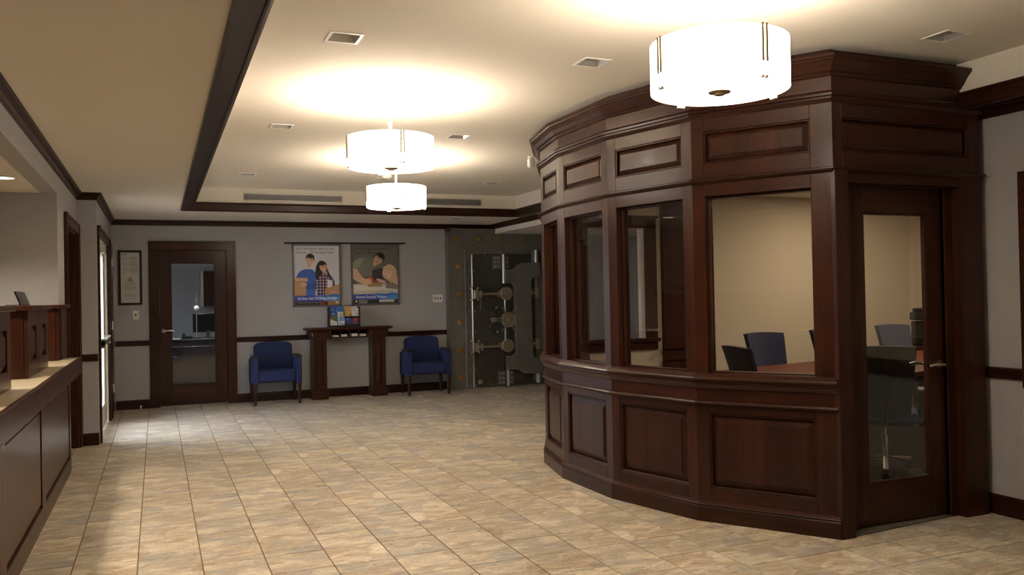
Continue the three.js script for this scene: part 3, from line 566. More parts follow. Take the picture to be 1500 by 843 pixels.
// ---------------------------------------------------------------- vault
{
  const v = thing('vault_door', 'grey steel bank vault door with brass bolts, wheel and hinges', 'vault', [0, 0, D]);
  const X = (cx) => 4.23 + (cx - 52) * 0.00376, Y = (cy) => Math.max(0, (775 - cy) * 0.00348);
  const x0 = X(48), x1 = 6.06, yt = 2.515;
  const xi0 = X(117), xi1 = 5.83 + 0.02, yi = Y(130);
  const frameT = 0.16;
  const ring = (name, a0, a1, at, b0, b1, bt, z1, mat = M.steel) => { const f = group(name, v); const st = (g) => uvM(g); 
    mesh('frame_side', st(plain(a0, b0, 0, at, 0, z1)), mat, f); mesh('frame_side', st(plain(b1, a1, 0, at, 0, z1)), mat, f); mesh('frame_top', st(plain(b0, b1, bt, at, 0, z1)), mat, f); return f; };
  ring('outer_frame', x0, x1, yt, X(112), x1 - 0.25, Y(132), frameT);
  mesh('frame_edge', [plain(x0 - 0.01, x0 + 0.04, 0, yt, 0, frameT + 0.012), plain(x0 - 0.01, x1, yt - 0.04, yt + 0.01, 0, frameT + 0.012)], M.steel, v);
  ring('bright_frame', X(112), x1 - 0.25, Y(132), X(126), x1 - 0.29, Y(150), frameT - 0.02);
  mesh('bright_strip', [cbox2(X(116), X(122), 0, Y(140), frameT - 0.02, frameT - 0.008)], M.steelBright, v);
  ring('inner_frame', X(126), x1 - 0.29, Y(150), X(152), x1 - 0.36, Y(164), frameT - 0.05);
  mesh('bright_strip', [cbox2(X(151), X(157), 0, Y(166), frameT - 0.07, frameT - 0.035)], M.steelBright, v);
  const leafZ = frameT - 0.06;
  mesh('leaf', [uvM(cbox2(X(155), x1 - 0.36, 0.012, Y(166), 0, leafZ))], M.steelDoor, v);
  // brass bolts in the frame
  const boltG = lathe([[0.0001, 0.024], [0.016, 0.024], [0.018, 0.012], [0.026, 0.010], [0.038, 0.012], [0.044, 0.006], [0.044, 0]], 24); boltG.rotateX(Math.PI / 2);
  const addB = (x, y) => { const b = mesh('brass_bolt', boltG, M.brass, v); b.position.set(x, y, frameT); };
  for (const [cx, cy] of [[88, 97], [90, 222], [92, 348], [94, 473], [95, 597], [97, 722], [185, 97], [283, 97], [378, 97]]) addB(X(cx), Y(cy));
  for (const cy of [97, 222, 348, 473, 597, 722]) addB(x1 - 0.14, Y(cy));
  const rivG = lathe([[0.0001, 0.008], [0.008, 0.006], [0.011, 0.0]], 12); rivG.rotateX(Math.PI / 2);
  const riv = (cx, cy, z) => { const b = mesh('rivet', rivG, M.bolt, v); b.position.set(X(cx), Y(cy), z); };
  for (const cy of [240, 425, 517, 692, 765]) { riv(141, cy, frameT - 0.05); riv(165, cy, leafZ); }
  for (const cx of [140, 213, 285]) riv(cx, 158, frameT - 0.05); riv(213, 172, leafZ); riv(163, 174, leafZ); riv(235, 762, leafZ);
  for (const cy of [330, 425, 510]) riv(428, cy, leafZ);
  mesh('key_plate', [uvM(cbox2(X(174), X(192), Y(758), Y(738), leafZ, leafZ + 0.01)), cyl(0.012, 0.012, 0.014, X(183), Y(748), leafZ + 0.006, 14, 'z')], M.steelWarm, v);
  // the large I-shaped hinge plate
  const S = new THREE.Shape(), m = (cx, cy) => [X(cx), Y(cy)];
  S.moveTo(...m(297, 237)); S.lineTo(...m(328, 237)); S.bezierCurveTo(...m(345, 236), ...m(350, 209), ...m(378, 207)); S.lineTo(...m(456, 207)); S.lineTo(...m(456, 272));
  S.lineTo(...m(432, 272)); S.quadraticCurveTo(...m(412, 274), ...m(412, 300)); S.lineTo(...m(415, 625)); S.quadraticCurveTo(...m(415, 650), ...m(436, 652)); S.lineTo(...m(460, 652));
  S.lineTo(...m(462, 720)); S.lineTo(...m(384, 720)); S.bezierCurveTo(...m(358, 716), ...m(358, 698), ...m(330, 697)); S.lineTo(...m(297, 697)); S.lineTo(...m(297, 640)); S.lineTo(...m(318, 638)); S.quadraticCurveTo(...m(340, 634), ...m(341, 610));
  S.lineTo(...m(337, 322)); S.quadraticCurveTo(...m(336, 298), ...m(312, 296)); S.lineTo(...m(297, 296)); S.closePath();
  const plate = extr(S, 0.07, 0.006); plate.translate(0, 0, leafZ + 0.05); mesh('hinge_plate', uvM(plate), M.steel, v);
  // hinge barrels, bright
  for (const [c0, c1, cx] of [[166, 300, 291], [636, 770, 302]]) {
    const h = group('hinge', v), zc = leafZ + 0.085;
    mesh('barrel', [cyl(0.031, 0.031, Y(c0) - Y(c1), X(cx), (Y(c0) + Y(c1)) / 2, zc, 24)], M.steelBright, h);
    const yc = c0 < 400 ? Y(202) : Y(735);
    mesh('leaf_plate', [uvM(cbox2(X(cx) - 0.16, X(cx) - 0.02, yc - 0.11, yc + 0.11, leafZ, leafZ + 0.04)), uvM(cbox2(X(cx) + 0.03, X(cx) + 0.12, yc - 0.11, yc + 0.11, leafZ, leafZ + 0.03))], M.steel, h);
    for (const dx of [-0.12, -0.06, 0.08]) for (const dy of [-0.075, 0, 0.075]) { const b = mesh('bolt', rivG, M.bolt, h); b.position.set(X(cx) + dx, yc + dy, leafZ + 0.04); b.scale.setScalar(1.4); }
  }
  for (const [c0, c1] of [[145, 272], [650, 765]]) { const h = group('hinge', v); mesh('barrel', cyl(0.036, 0.036, Y(c0) - Y(c1), X(445), (Y(c0) + Y(c1)) / 2, leafZ + 0.07, 24), M.steelBright, h); mesh('bracket', uvM(cbox2(X(430), X(478), Y(c1) + 0.02, Y(c0) - 0.02, 0, leafZ + 0.04)), M.steel, h); }
  mesh('guide_rod', cyl(0.015, 0.015, Y(370) - Y(565), X(297), (Y(370) + Y(565)) / 2, leafZ + 0.05, 16), M.steelBright, v);
  // locking levers with round bosses
  const disc = (x, y, r, name, parent) => { const g = lathe([[0.0001, 0.075], [r * 0.18, 0.075], [r * 0.22, 0.062], [r * 0.72, 0.06], [r * 0.76, 0.068], [r * 0.95, 0.066], [r, 0.055], [r, 0.0]], 40); g.rotateX(Math.PI / 2); const d = mesh(name, g, M.steelWarm, parent); d.position.set(x, y, leafZ + 0.03); return d; };
  for (const [cx, cy] of [[303, 347], [305, 588]]) {
    const l = group('locking_lever', v); disc(X(cx), Y(cy), 0.105, 'boss', l);
    mesh('arm', [cyl(0.02, 0.024, X(cx) - X(190), (X(cx) + X(190)) / 2, Y(cy), leafZ + 0.05, 16, 'x'), cyl(0.055, 0.055, 0.07, X(cx) - 0.09, Y(cy), leafZ + 0.035, 20, 'z')], M.steelWarm, l);
    mesh('clevis', [uvM(cbox2(X(180), X(192), Y(cy) - 0.055, Y(cy) + 0.055, leafZ, leafZ + 0.09)), uvM(cbox2(X(155), X(172), Y(cy) - 0.075, Y(cy) + 0.065, leafZ, leafZ + 0.10)), uvM(cbox2(X(170), X(182), Y(cy) - 0.02, Y(cy) + 0.02, leafZ + 0.02, leafZ + 0.07))], M.steelWarm, l);
    for (const [dx, dy] of [[145, 28], [176, 26], [145, -26], [178, -24]]) { const b = mesh('bolt', rivG, M.bolt, l); b.position.set(X(dx), Y(cy) + dy * 0.0035, leafZ + 0.03); b.scale.setScalar(1.8); }
    if (cy < 400) mesh('pull', cyl(0.011, 0.011, 0.2, X(185), Y(cy) - 0.16, leafZ + 0.06, 10), M.steel, l);
  }
  { // hand wheel
    const w = group('hand_wheel', v), x = X(311), y = Y(467); disc(x, y, 0.122, 'hub', w);
    for (let k = 0; k < 6; k++) { const a = k * Math.PI / 3 + 0.5; const s = mesh('spoke', cyl(0.011, 0.014, 0.13, 0, 0.165, 0, 10), M.steel, w); s.position.set(x, y, leafZ + 0.07); s.rotation.z = a; }
    const w2 = group('hand_wheel', v), x2 = X(242), y2 = Y(467); const h2 = disc(x2, y2, 0.045, 'hub', w2);
    for (let k = 0; k < 3; k++) { const s = mesh('spoke', cyl(0.011, 0.011, 0.14, 0, 0.07, 0, 10), M.steel, w2); s.position.set(x2, y2, leafZ + 0.08); s.rotation.z = k * 2.1 + 0.45; }
    mesh('shaft', cyl(0.03, 0.03, x - x2, (x + x2) / 2, y, leafZ + 0.04, 16, 'x'), M.steelWarm, w2);
  }
  for (const [cx, cy] of [[260, 410], [262, 522]]) { const d = group('combination_dial', v); mesh('ring', cyl(0.045, 0.045, 0.02, X(cx), Y(cy), leafZ + 0.01, 24, 'z'), M.black, d); mesh('knob', cyl(0.022, 0.028, 0.05, X(cx), Y(cy), leafZ + 0.03, 20, 'z'), M.steelWarm, d); }
  for (const cy of [345, 585]) { const l = group('latch', v); mesh('block', [uvM(cbox2(X(436), X(453), Y(cy) - 0.085, Y(cy) + 0.085, leafZ, leafZ + 0.10)), uvM(cbox2(X(418), X(430), Y(cy) - 0.06, Y(cy) + 0.05, leafZ, leafZ + 0.05))], M.steelWarm, l); mesh('pin', cyl(0.016, 0.016, 0.1, X(432), Y(cy), leafZ + 0.06, 14, 'x'), M.steelBright, l); }
}
function cbox2(x0, x1, y0, y1, z0, z1, c = 0.004) { const g = cbox(x1 - x0, y1 - y0, z1 - z0, c); g.translate((x0 + x1) / 2, (y0 + y1) / 2, (z0 + z1) / 2); return uvM(g); }

// ---------------------------------------------------------------- posters on a rail
function person(g, o) { // simple printed figure: head, hair, neck, shoulders
  g.save(); g.translate(o.x, o.y); g.rotate(o.tilt ?? 0); const r = o.r;
  if (o.longHair) { g.fillStyle = o.hair; g.beginPath(); g.ellipse(0, r * 0.9, r * 1.32, r * 2.2, 0, 0, 7); g.fill(); }
  g.fillStyle = o.skin; g.fillRect(-r * 0.38, r * 0.6, r * 0.76, r * 0.95);
  g.fillStyle = o.hair; g.beginPath(); g.ellipse(0, -r * 0.28, r * 0.95, r * 1.0, 0, 0, 7); g.fill();
  g.fillStyle = o.skin; g.beginPath(); g.ellipse(0, r * 0.12, r * 0.78, r * 1.02, 0, 0, 7); g.fill();
  g.fillStyle = o.hair; g.beginPath(); g.ellipse(0, -r * 0.72, r * 0.82, r * 0.42, 0, 0, 7); g.fill();
  g.fillStyle = '#3a2a22'; for (const s of [-1, 1]) { g.fillRect(s * r * 0.34 - r * 0.14, -r * 0.06, r * 0.28, r * 0.09); g.fillRect(s * r * 0.34 - r * 0.2, -r * 0.26, r * 0.4, r * 0.07); }
  g.fillStyle = '#b98a72'; g.fillRect(-r * 0.1, r * 0.08, r * 0.2, r * 0.36);
  g.fillStyle = o.smile ? '#f6efe8' : '#a05a50'; g.beginPath(); g.ellipse(0, r * 0.62, r * 0.3, r * 0.12, 0, 0, Math.PI); g.fill();
  g.restore();
}
function wave(g, W, y, h) {
  g.fillStyle = '#3d4fae'; g.fillRect(0, y, W, h);
  for (const [c, a] of [['#4b86cf', 0], ['#2f62b8', 18], ['#5aa0dd', 40]]) { g.fillStyle = c; g.beginPath(); g.moveTo(W * 0.44, y + 6); g.bezierCurveTo(W * 0.6, y - 50 + a, W * 0.7, y + 30 + a, W * 0.82, y - 22 + a); g.bezierCurveTo(W * 0.9, y - 48 + a, W * 0.95, y + 4 + a, W, y - 26 + a); g.lineTo(W, y + h * 0.9); g.bezierCurveTo(W * 0.9, y + h * 1.25, W * 0.8, y + h * 0.8, W * 0.7, y + h + a * 0.3); g.closePath(); g.globalAlpha = 0.75; g.fill(); g.globalAlpha = 1; }
}
const poster1 = canvasTex(768, 1000, (g, W, H) => {
  const bg = g.createLinearGradient(0, 0, W, 0); bg.addColorStop(0, '#cfcfd6'); bg.addColorStop(1, '#dcd8d8'); g.fillStyle = '#d6d4d8'; g.fillRect(0, 0, W, H);
  // man in a blue jumper holding a carton
  g.fillStyle = '#3f68bb'; g.beginPath(); g.moveTo(20, 560); g.bezierCurveTo(60, 430, 120, 410, 190, 395); g.lineTo(290, 395); g.bezierCurveTo(360, 420, 375, 480, 372, 620); g.lineTo(350, 840); g.lineTo(60, 840); g.closePath(); g.fill();
  person(g, { x: 268, y: 232, r: 78, tilt: 0.16, hair: '#241a14', skin: '#e0ad8c', smile: 1 });
  g.fillStyle = '#c79a6a'; g.fillRect(0, 570, 195, 280); g.fillStyle = '#dcb384'; g.fillRect(0, 540, 225, 60); g.fillStyle = '#9c744a'; g.fillRect(0, 598, 200, 8);
  g.fillStyle = '#e0ad8c'; g.beginPath(); g.ellipse(165, 655, 62, 34, 0.3, 0, 7); g.fill(); for (let k = 0; k < 4; k++) g.fillRect(100, 632 + k * 14, 70, 10);
  g.fillStyle = '#35599f'; g.beginPath(); g.moveTo(200, 660); g.lineTo(372, 600); g.lineTo(372, 740); g.lineTo(190, 730); g.closePath(); g.fill();
  // woman in a checked shirt
  g.fillStyle = '#2a1a18'; g.beginPath(); g.ellipse(450, 440, 92, 190, 0.08, 0, 7); g.fill();
  g.save(); g.beginPath(); g.moveTo(370, 640); g.bezierCurveTo(380, 560, 430, 500, 500, 470); g.lineTo(570, 470); g.bezierCurveTo(660, 520, 700, 600, 690, 700); g.lineTo(640, 850); g.lineTo(380, 850); g.closePath(); g.clip();
  g.fillStyle = '#a03038'; g.fillRect(340, 440, 400, 420); g.fillStyle = '#22305e'; for (let k = 0; k < 8; k++) { g.fillRect(350 + k * 52, 440, 24, 420); } g.globalAlpha = 0.75; for (let k = 0; k < 9; k++) g.fillRect(340, 450 + k * 50, 400, 22); g.globalAlpha = 1; g.fillStyle = '#e8e0da'; for (let k = 0; k < 8; k++) g.fillRect(384 + k * 52, 440, 5, 420); for (let k = 0; k < 9; k++) g.fillRect(340, 482 + k * 50, 400, 5); g.restore();
  g.fillStyle = '#efe9e4'; g.beginPath(); g.moveTo(560, 560); g.lineTo(650, 600); g.lineTo(640, 700); g.lineTo(560, 720); g.closePath(); g.fill();
  person(g, { x: 488, y: 352, r: 74, tilt: -0.2, hair: '#2a1a18', skin: '#dba485', smile: 1, longHair: 0 });
  g.fillStyle = '#2a1a18'; g.beginPath(); g.moveTo(552, 360); g.bezierCurveTo(580, 430, 600, 480, 650, 560); g.lineTo(600, 540); g.bezierCurveTo(560, 480, 550, 430, 545, 380); g.closePath(); g.fill();
  g.fillStyle = '#c39566'; g.beginPath(); g.moveTo(520, 730); g.lineTo(768, 650); g.lineTo(768, 850); g.lineTo(520, 850); g.closePath(); g.fill(); g.fillStyle = '#dba485'; g.beginPath(); g.ellipse(655, 790, 66, 24, -0.1, 0, 7); g.fill();
  g.fillStyle = '#2b211c'; g.fillRect(0, 930, W, 70); g.fillStyle = '#7d3a30'; g.fillRect(430, 930, 90, 70); g.fillStyle = '#b78443'; g.fillRect(560, 930, 208, 70);
  wave(g, W, 838, 96);
  g.fillStyle = '#eef0f6'; g.font = '54px serif'; g.lineWidth = 1.6; g.strokeStyle = '#eef0f6'; g.fillText('30 Day Get Packing Pledge', 48, 906, 690); g.strokeText('30 Day Get Packing Pledge', 48, 906, 690);
  g.fillStyle = '#1c1c22'; g.font = '50px serif'; g.fillText('Get a mortgage with us and', 34, 66, 660); g.fillText('you can...', 34, 128, 200); g.font = 'italic 50px serif'; g.fillText('Get Packing Today', 275, 128, 400);
  g.fillStyle = '#b5aea6'; for (let q = 0; q < 400; q += 15) g.fillRect(50 + q, 952 + (q % 2), 9, 10); g.fillStyle = '#e8e8ee'; g.fillRect(705, 944, 36, 30);
});
const poster2 = canvasTex(768, 1000, (g, W, H) => {
  g.fillStyle = '#6d6862'; g.fillRect(0, 0, W, H);
  g.fillStyle = '#cfc6b4'; g.fillRect(0, 660, W, 190); g.fillStyle = '#e3dccd'; g.beginPath(); g.moveTo(0, 670); g.lineTo(768, 730); g.lineTo(768, 760); g.lineTo(0, 790); g.closePath(); g.fill();
  g.fillStyle = '#7c7e68'; g.beginPath(); g.moveTo(0, 300); g.bezierCurveTo(60, 210, 150, 180, 250, 190); g.lineTo(350, 220); g.bezierCurveTo(400, 330, 380, 430, 320, 520); g.lineTo(120, 520); g.lineTo(0, 400); g.closePath(); g.fill();
  g.fillStyle = '#94957e'; g.beginPath(); g.moveTo(0, 300); g.bezierCurveTo(60, 215, 130, 200, 180, 210); g.lineTo(120, 360); g.lineTo(0, 390); g.closePath(); g.fill();
  g.fillStyle = '#d9b090'; g.beginPath(); g.moveTo(0, 390); g.lineTo(70, 390); g.bezierCurveTo(110, 480, 150, 540, 250, 600); g.lineTo(230, 680); g.bezierCurveTo(120, 660, 40, 600, 0, 560); g.closePath(); g.fill();
  person(g, { x: 445, y: 225, r: 92, tilt: 0.62, hair: '#1d1512', skin: '#caa284' });
  g.fillStyle = '#3b3632'; g.beginPath(); g.moveTo(330, 420); g.lineTo(500, 380); g.lineTo(520, 620); g.lineTo(330, 600); g.closePath(); g.fill();
  g.fillStyle = '#c8432f'; g.beginPath(); g.ellipse(290, 600, 74, 68, 0, 0, 7); g.fill(); g.fillStyle = '#b0905e'; g.fillRect(250, 640, 240, 70);
  g.fillStyle = '#e2bc9c'; g.beginPath(); g.ellipse(215, 620, 86, 48, 0.3, 0, 7); g.fill(); for (let k = 0; k < 4; k++) { g.beginPath(); g.ellipse(262 + k * 6, 580 + k * 24, 52, 13, -0.2, 0, 7); g.fill(); }
  g.fillStyle = '#d9b487'; g.beginPath(); g.ellipse(640, 470, 112, 150, -0.15, 0, 7); g.fill(); g.beginPath(); g.ellipse(700, 600, 70, 160, -0.2, 0, 7); g.fill();
  g.fillStyle = '#8b8172'; g.beginPath(); g.moveTo(560, 690); g.bezierCurveTo(600, 620, 700, 620, 768, 690); g.lineTo(768, 760); g.lineTo(560, 740); g.closePath(); g.fill();
  g.fillStyle = '#ecc6ac'; g.beginPath(); g.ellipse(585, 470, 80, 100, 0.15, 0, 7); g.fill(); g.fillStyle = '#d9b487'; g.beginPath(); g.ellipse(605, 395, 92, 46, 0.1, 0, 7); g.fill();
  g.fillStyle = '#4a3a30'; g.fillRect(535, 452, 30, 9); g.fillRect(600, 456, 30, 9); g.fillStyle = '#b5605a'; g.beginPath(); g.ellipse(560, 522, 16, 9, 0, 0, 7); g.fill();
  g.fillStyle = '#e2bc9c'; g.beginPath(); g.ellipse(480, 610, 90, 26, 0.35, 0, 7); g.fill();
  g.fillStyle = '#262220'; g.fillRect(0, 930, W, 70); g.fillStyle = '#857d70'; g.fillRect(90, 930, 150, 70); g.fillStyle = '#cdc5ba'; g.fillRect(440, 930, 260, 52);
  wave(g, W, 838, 96);
  g.fillStyle = '#eef0f6'; g.font = '56px serif'; g.lineWidth = 1.6; g.strokeStyle = '#eef0f6'; g.fillText('Home Equity Loans.', 44, 906, 540); g.strokeText('Home Equity Loans.', 44, 906, 540);
  g.fillStyle = '#17161a'; g.font = '50px serif'; g.fillText('Dream it, plan it and we\'ll', 34, 66, 600); g.fillText('help you achieve it.', 34, 128, 430);
  g.fillStyle = '#dcdce2'; g.fillRect(34, 946, 34, 30);
});
{
  const r = top(mesh('r', [bb(1.73, 3.56, 2.282, 2.306, 0.004, 0.018, 'x', 0.003)], M.black), 'poster_rail', 'thin black hanging rail above the two posters', 'rail'); r.position.set(0, 0, D);
  [[1.842, 2.555, 1.345, 2.28, poster1, 'framed poster of a couple with moving boxes under the black rail', 0], [2.708, 3.455, 1.352, 2.28, poster2, 'framed poster of a man and a child at a workbench under the black rail', 0]].forEach(([x0, x1, y0, y1, tex, label]) => {
    const p = thing('framed_poster', label, 'poster', [0, 0, D], 0, 'framed posters on the rail');
    const w = 0.027; mesh('frame', [bb(x0, x0 + w, y0, y1, 0.002, 0.024), bb(x1 - w, x1, y0, y1, 0.002, 0.024), bb(x0, x1, y0, y0 + w, 0.002, 0.024, 'x'), bb(x0, x1, y1 - w, y1, 0.002, 0.024, 'x')], M.frameGrey, p);
    const g = new THREE.PlaneGeometry(x1 - x0 - 2 * w, y1 - y0 - 2 * w); g.translate((x0 + x1) / 2, (y0 + y1) / 2, 0.014);
    mesh('print', g, std({ map: tex, roughness: 0.5 }), p); mesh('backing', plain(x0 + 0.01, x1 - 0.01, y0 + 0.01, y1 - 0.01, 0.002, 0.012), M.black, p);
  });
}
{ // framed notice and switches
  const x0 = -0.478, x1 = -0.182, y0 = 1.43, y1 = 2.18, w = 0.03;
  const p = thing('framed_notice', 'tall black framed printed notice above a light switch', 'picture', [0, 0, D]);
  mesh('frame', [bb(x0, x0 + w, y0, y1, 0.002, 0.026), bb(x1 - w, x1, y0, y1, 0.002, 0.026), bb(x0, x1, y0, y0 + w, 0.002, 0.026, 'x'), bb(x0, x1, y1 - w, y1, 0.002, 0.026, 'x')], M.black, p);
  const t = canvasTex(480, 1400, (g, W, H) => {
    g.fillStyle = '#c9c4bd'; g.fillRect(0, 0, W, H); g.fillStyle = '#3b3a3c';
    for (let q = 0; q < 5; q++) g.fillRect(26 + q * 25, 40 + (q % 2) * 5, 18, 28 - (q % 2) * 5);
    const para = (x, y, w, n, c) => { for (let k = 0; k < n; k++) { const l = w * (0.8 + 0.2 * rnd()); g.fillStyle = '#77747a'; for (let q = 0; q < l; q += 26) g.fillRect(x + (c ? (w - l) / 2 : 0) + q, y + k * 20, 14 + rnd() * 8, 8); } };
    para(30, 140, 150, 2); para(50, 200, 80, 2); para(30, 300, 190, 3); para(30, 440, 150, 2); para(30, 540, 120, 2); para(250, 140, 200, 3); para(250, 240, 200, 2); para(250, 300, 200, 5); para(250, 430, 200, 7); para(400, 630, 40, 1);
    g.fillStyle = '#3b3a3c'; g.beginPath(); g.moveTo(196, 735); g.lineTo(240, 695); g.lineTo(284, 735); g.lineTo(284, 790); g.lineTo(196, 790); g.closePath(); g.fill(); g.fillStyle = '#c9c4bd'; g.fillRect(216, 740, 48, 12); g.fillRect(216, 764, 48, 12); g.fillRect(208, 732, 64, 4);
    g.fillStyle = '#4a484c'; g.fillRect(140, 812, 200, 10); para(80, 850, 310, 3, 1); para(80, 930, 310, 6, 1); para(180, 1090, 130, 2, 1); para(80, 1150, 310, 5, 1); para(150, 1270, 180, 2, 1);
  });
  const g = new THREE.PlaneGeometry(x1 - x0 - 2 * w, y1 - y0 - 2 * w); g.translate((x0 + x1) / 2, (y0 + y1) / 2, 0.012); mesh('print', g, std({ map: t, roughness: 0.6 }), p);
  mesh('backing', plain(x0 + 0.01, x1 - 0.01, y0 + 0.01, y1 - 0.01, 0.002, 0.010), M.black, p);
  const sw = (x, y, wd, n, label) => { const s = thing('switch_plate', label, 'switch', [x, y, D]); mesh('plate', cbox2(-wd / 2, wd / 2, -0.06, 0.06, 0, 0.007, 0.003), M.white, s); for (let k = 0; k < n; k++) { const t2 = mesh('toggle', cbox2(-0.008, 0.008, -0.016, 0.016, 0.006, 0.018, 0.002), M.black, s); t2.position.x = (k - (n - 1) / 2) * 0.046; } };
  sw(-0.268, 1.29, 0.075, 1, 'white single light switch below the framed notice'); sw(4.07, 1.435, 0.165, 3, 'white triple switch plate between poster and vault');
  const ds = thing('door_stop', 'small chrome door stop on the floor by the office door', 'door stop', [-0.22, 0, D + 0.1]); mesh('post', cyl(0.012, 0.018, 0.04, 0, 0.02, 0, 16), M.chrome, ds); mesh('bumper', cyl(0.02, 0.02, 0.018, 0, 0.048, 0, 16), M.chrome, ds);
}

// ---------------------------------------------------------------- guest armchairs
function guestChair(x, z, turn, label) {
  const c = thing('guest_armchair', label, 'chair', [x, 0, z], turn, 'blue guest armchairs by the back wall');
  const W = 0.66, legH = 0.30;
  const leg = (lx, lz, s) => { const g = flat(new THREE.CylinderGeometry(0.034, 0.024, legH, 4, 1)); g.rotateY(Math.PI / 4); g.translate(lx, legH / 2, lz); mesh('leg', uvM(g), M.wood, c); };
  for (const sx of [-1, 1]) { leg(sx * (W / 2 - 0.03), 0.235); leg(sx * (W / 2 - 0.03), -0.235); }
  mesh('seat', uvM(rbox(0.53, 0.17, 0.53, 0.045, 0, 0.395, 0.015, 4)), M.fabric, c);
  const bs = new THREE.Shape(); bs.moveTo(-0.245, 0.4); bs.lineTo(-0.25, 0.79); bs.quadraticCurveTo(-0.245, 0.825, -0.2, 0.835); bs.quadraticCurveTo(0, 0.872, 0.2, 0.835); bs.quadraticCurveTo(0.245, 0.825, 0.25, 0.79); bs.lineTo(0.245, 0.4); bs.closePath();
  const b = flat(new THREE.ExtrudeGeometry(bs, { depth: 0.07, bevelEnabled: true, bevelThickness: 0.02, bevelSize: 0.015, bevelSegments: 3, curveSegments: 12 })); b.translate(0, -0.4, -0.035); b.rotateX(-0.16); b.translate(0, 0.4, -0.17); mesh('backrest', uvM(b), M.fabric, c);
  for (const sx of [-1, 1]) {
    const as = new THREE.Shape(); as.moveTo(-0.28, 0.30); as.lineTo(-0.28, 0.60); as.quadraticCurveTo(-0.1, 0.665, 0.08, 0.66); as.quadraticCurveTo(0.2, 0.652, 0.27, 0.645); as.lineTo(0.27, 0.30); as.closePath();
    const a = flat(new THREE.ExtrudeGeometry(as, { depth: 0.05, bevelEnabled: true, bevelThickness: 0.012, bevelSize: 0.01, bevelSegments: 2, curveSegments: 8 })); a.rotateY(-Math.PI / 2); a.translate(sx * (W / 2 - 0.037) + 0.025, 0, 0); 
    const arm = mesh('arm', uvM(a), M.fabric, c);
    mesh('arm_cap', uvM(sweepCap(sx * (W / 2 - 0.037))), M.woodTrim, arm);
  }
  return c;
}
function sweepCap(x) { const s = new THREE.Shape(); s.moveTo(0.28, 0.652); s.lineTo(0.285, 0.668); s.quadraticCurveTo(0.18, 0.685, 0.06, 0.684); s.quadraticCurveTo(-0.06, 0.683, -0.15, 0.664); s.quadraticCurveTo(-0.06, 0.674, 0.06, 0.672); s.quadraticCurveTo(0.2, 0.668, 0.28, 0.652); const g = flat(new THREE.ExtrudeGeometry(s, { depth: 0.07, bevelEnabled: true, bevelThickness: 0.004, bevelSize: 0.003, bevelSegments: 1 })); g.rotateY(-Math.PI / 2); g.translate(x + 0.035, 0, 0); return g; }
guestChair(1.535, -12.375, 0, 'blue upholstered armchair between the office door and the console table');
guestChair(3.735, -12.335, -0.06, 'blue upholstered armchair between the console table and the vault');

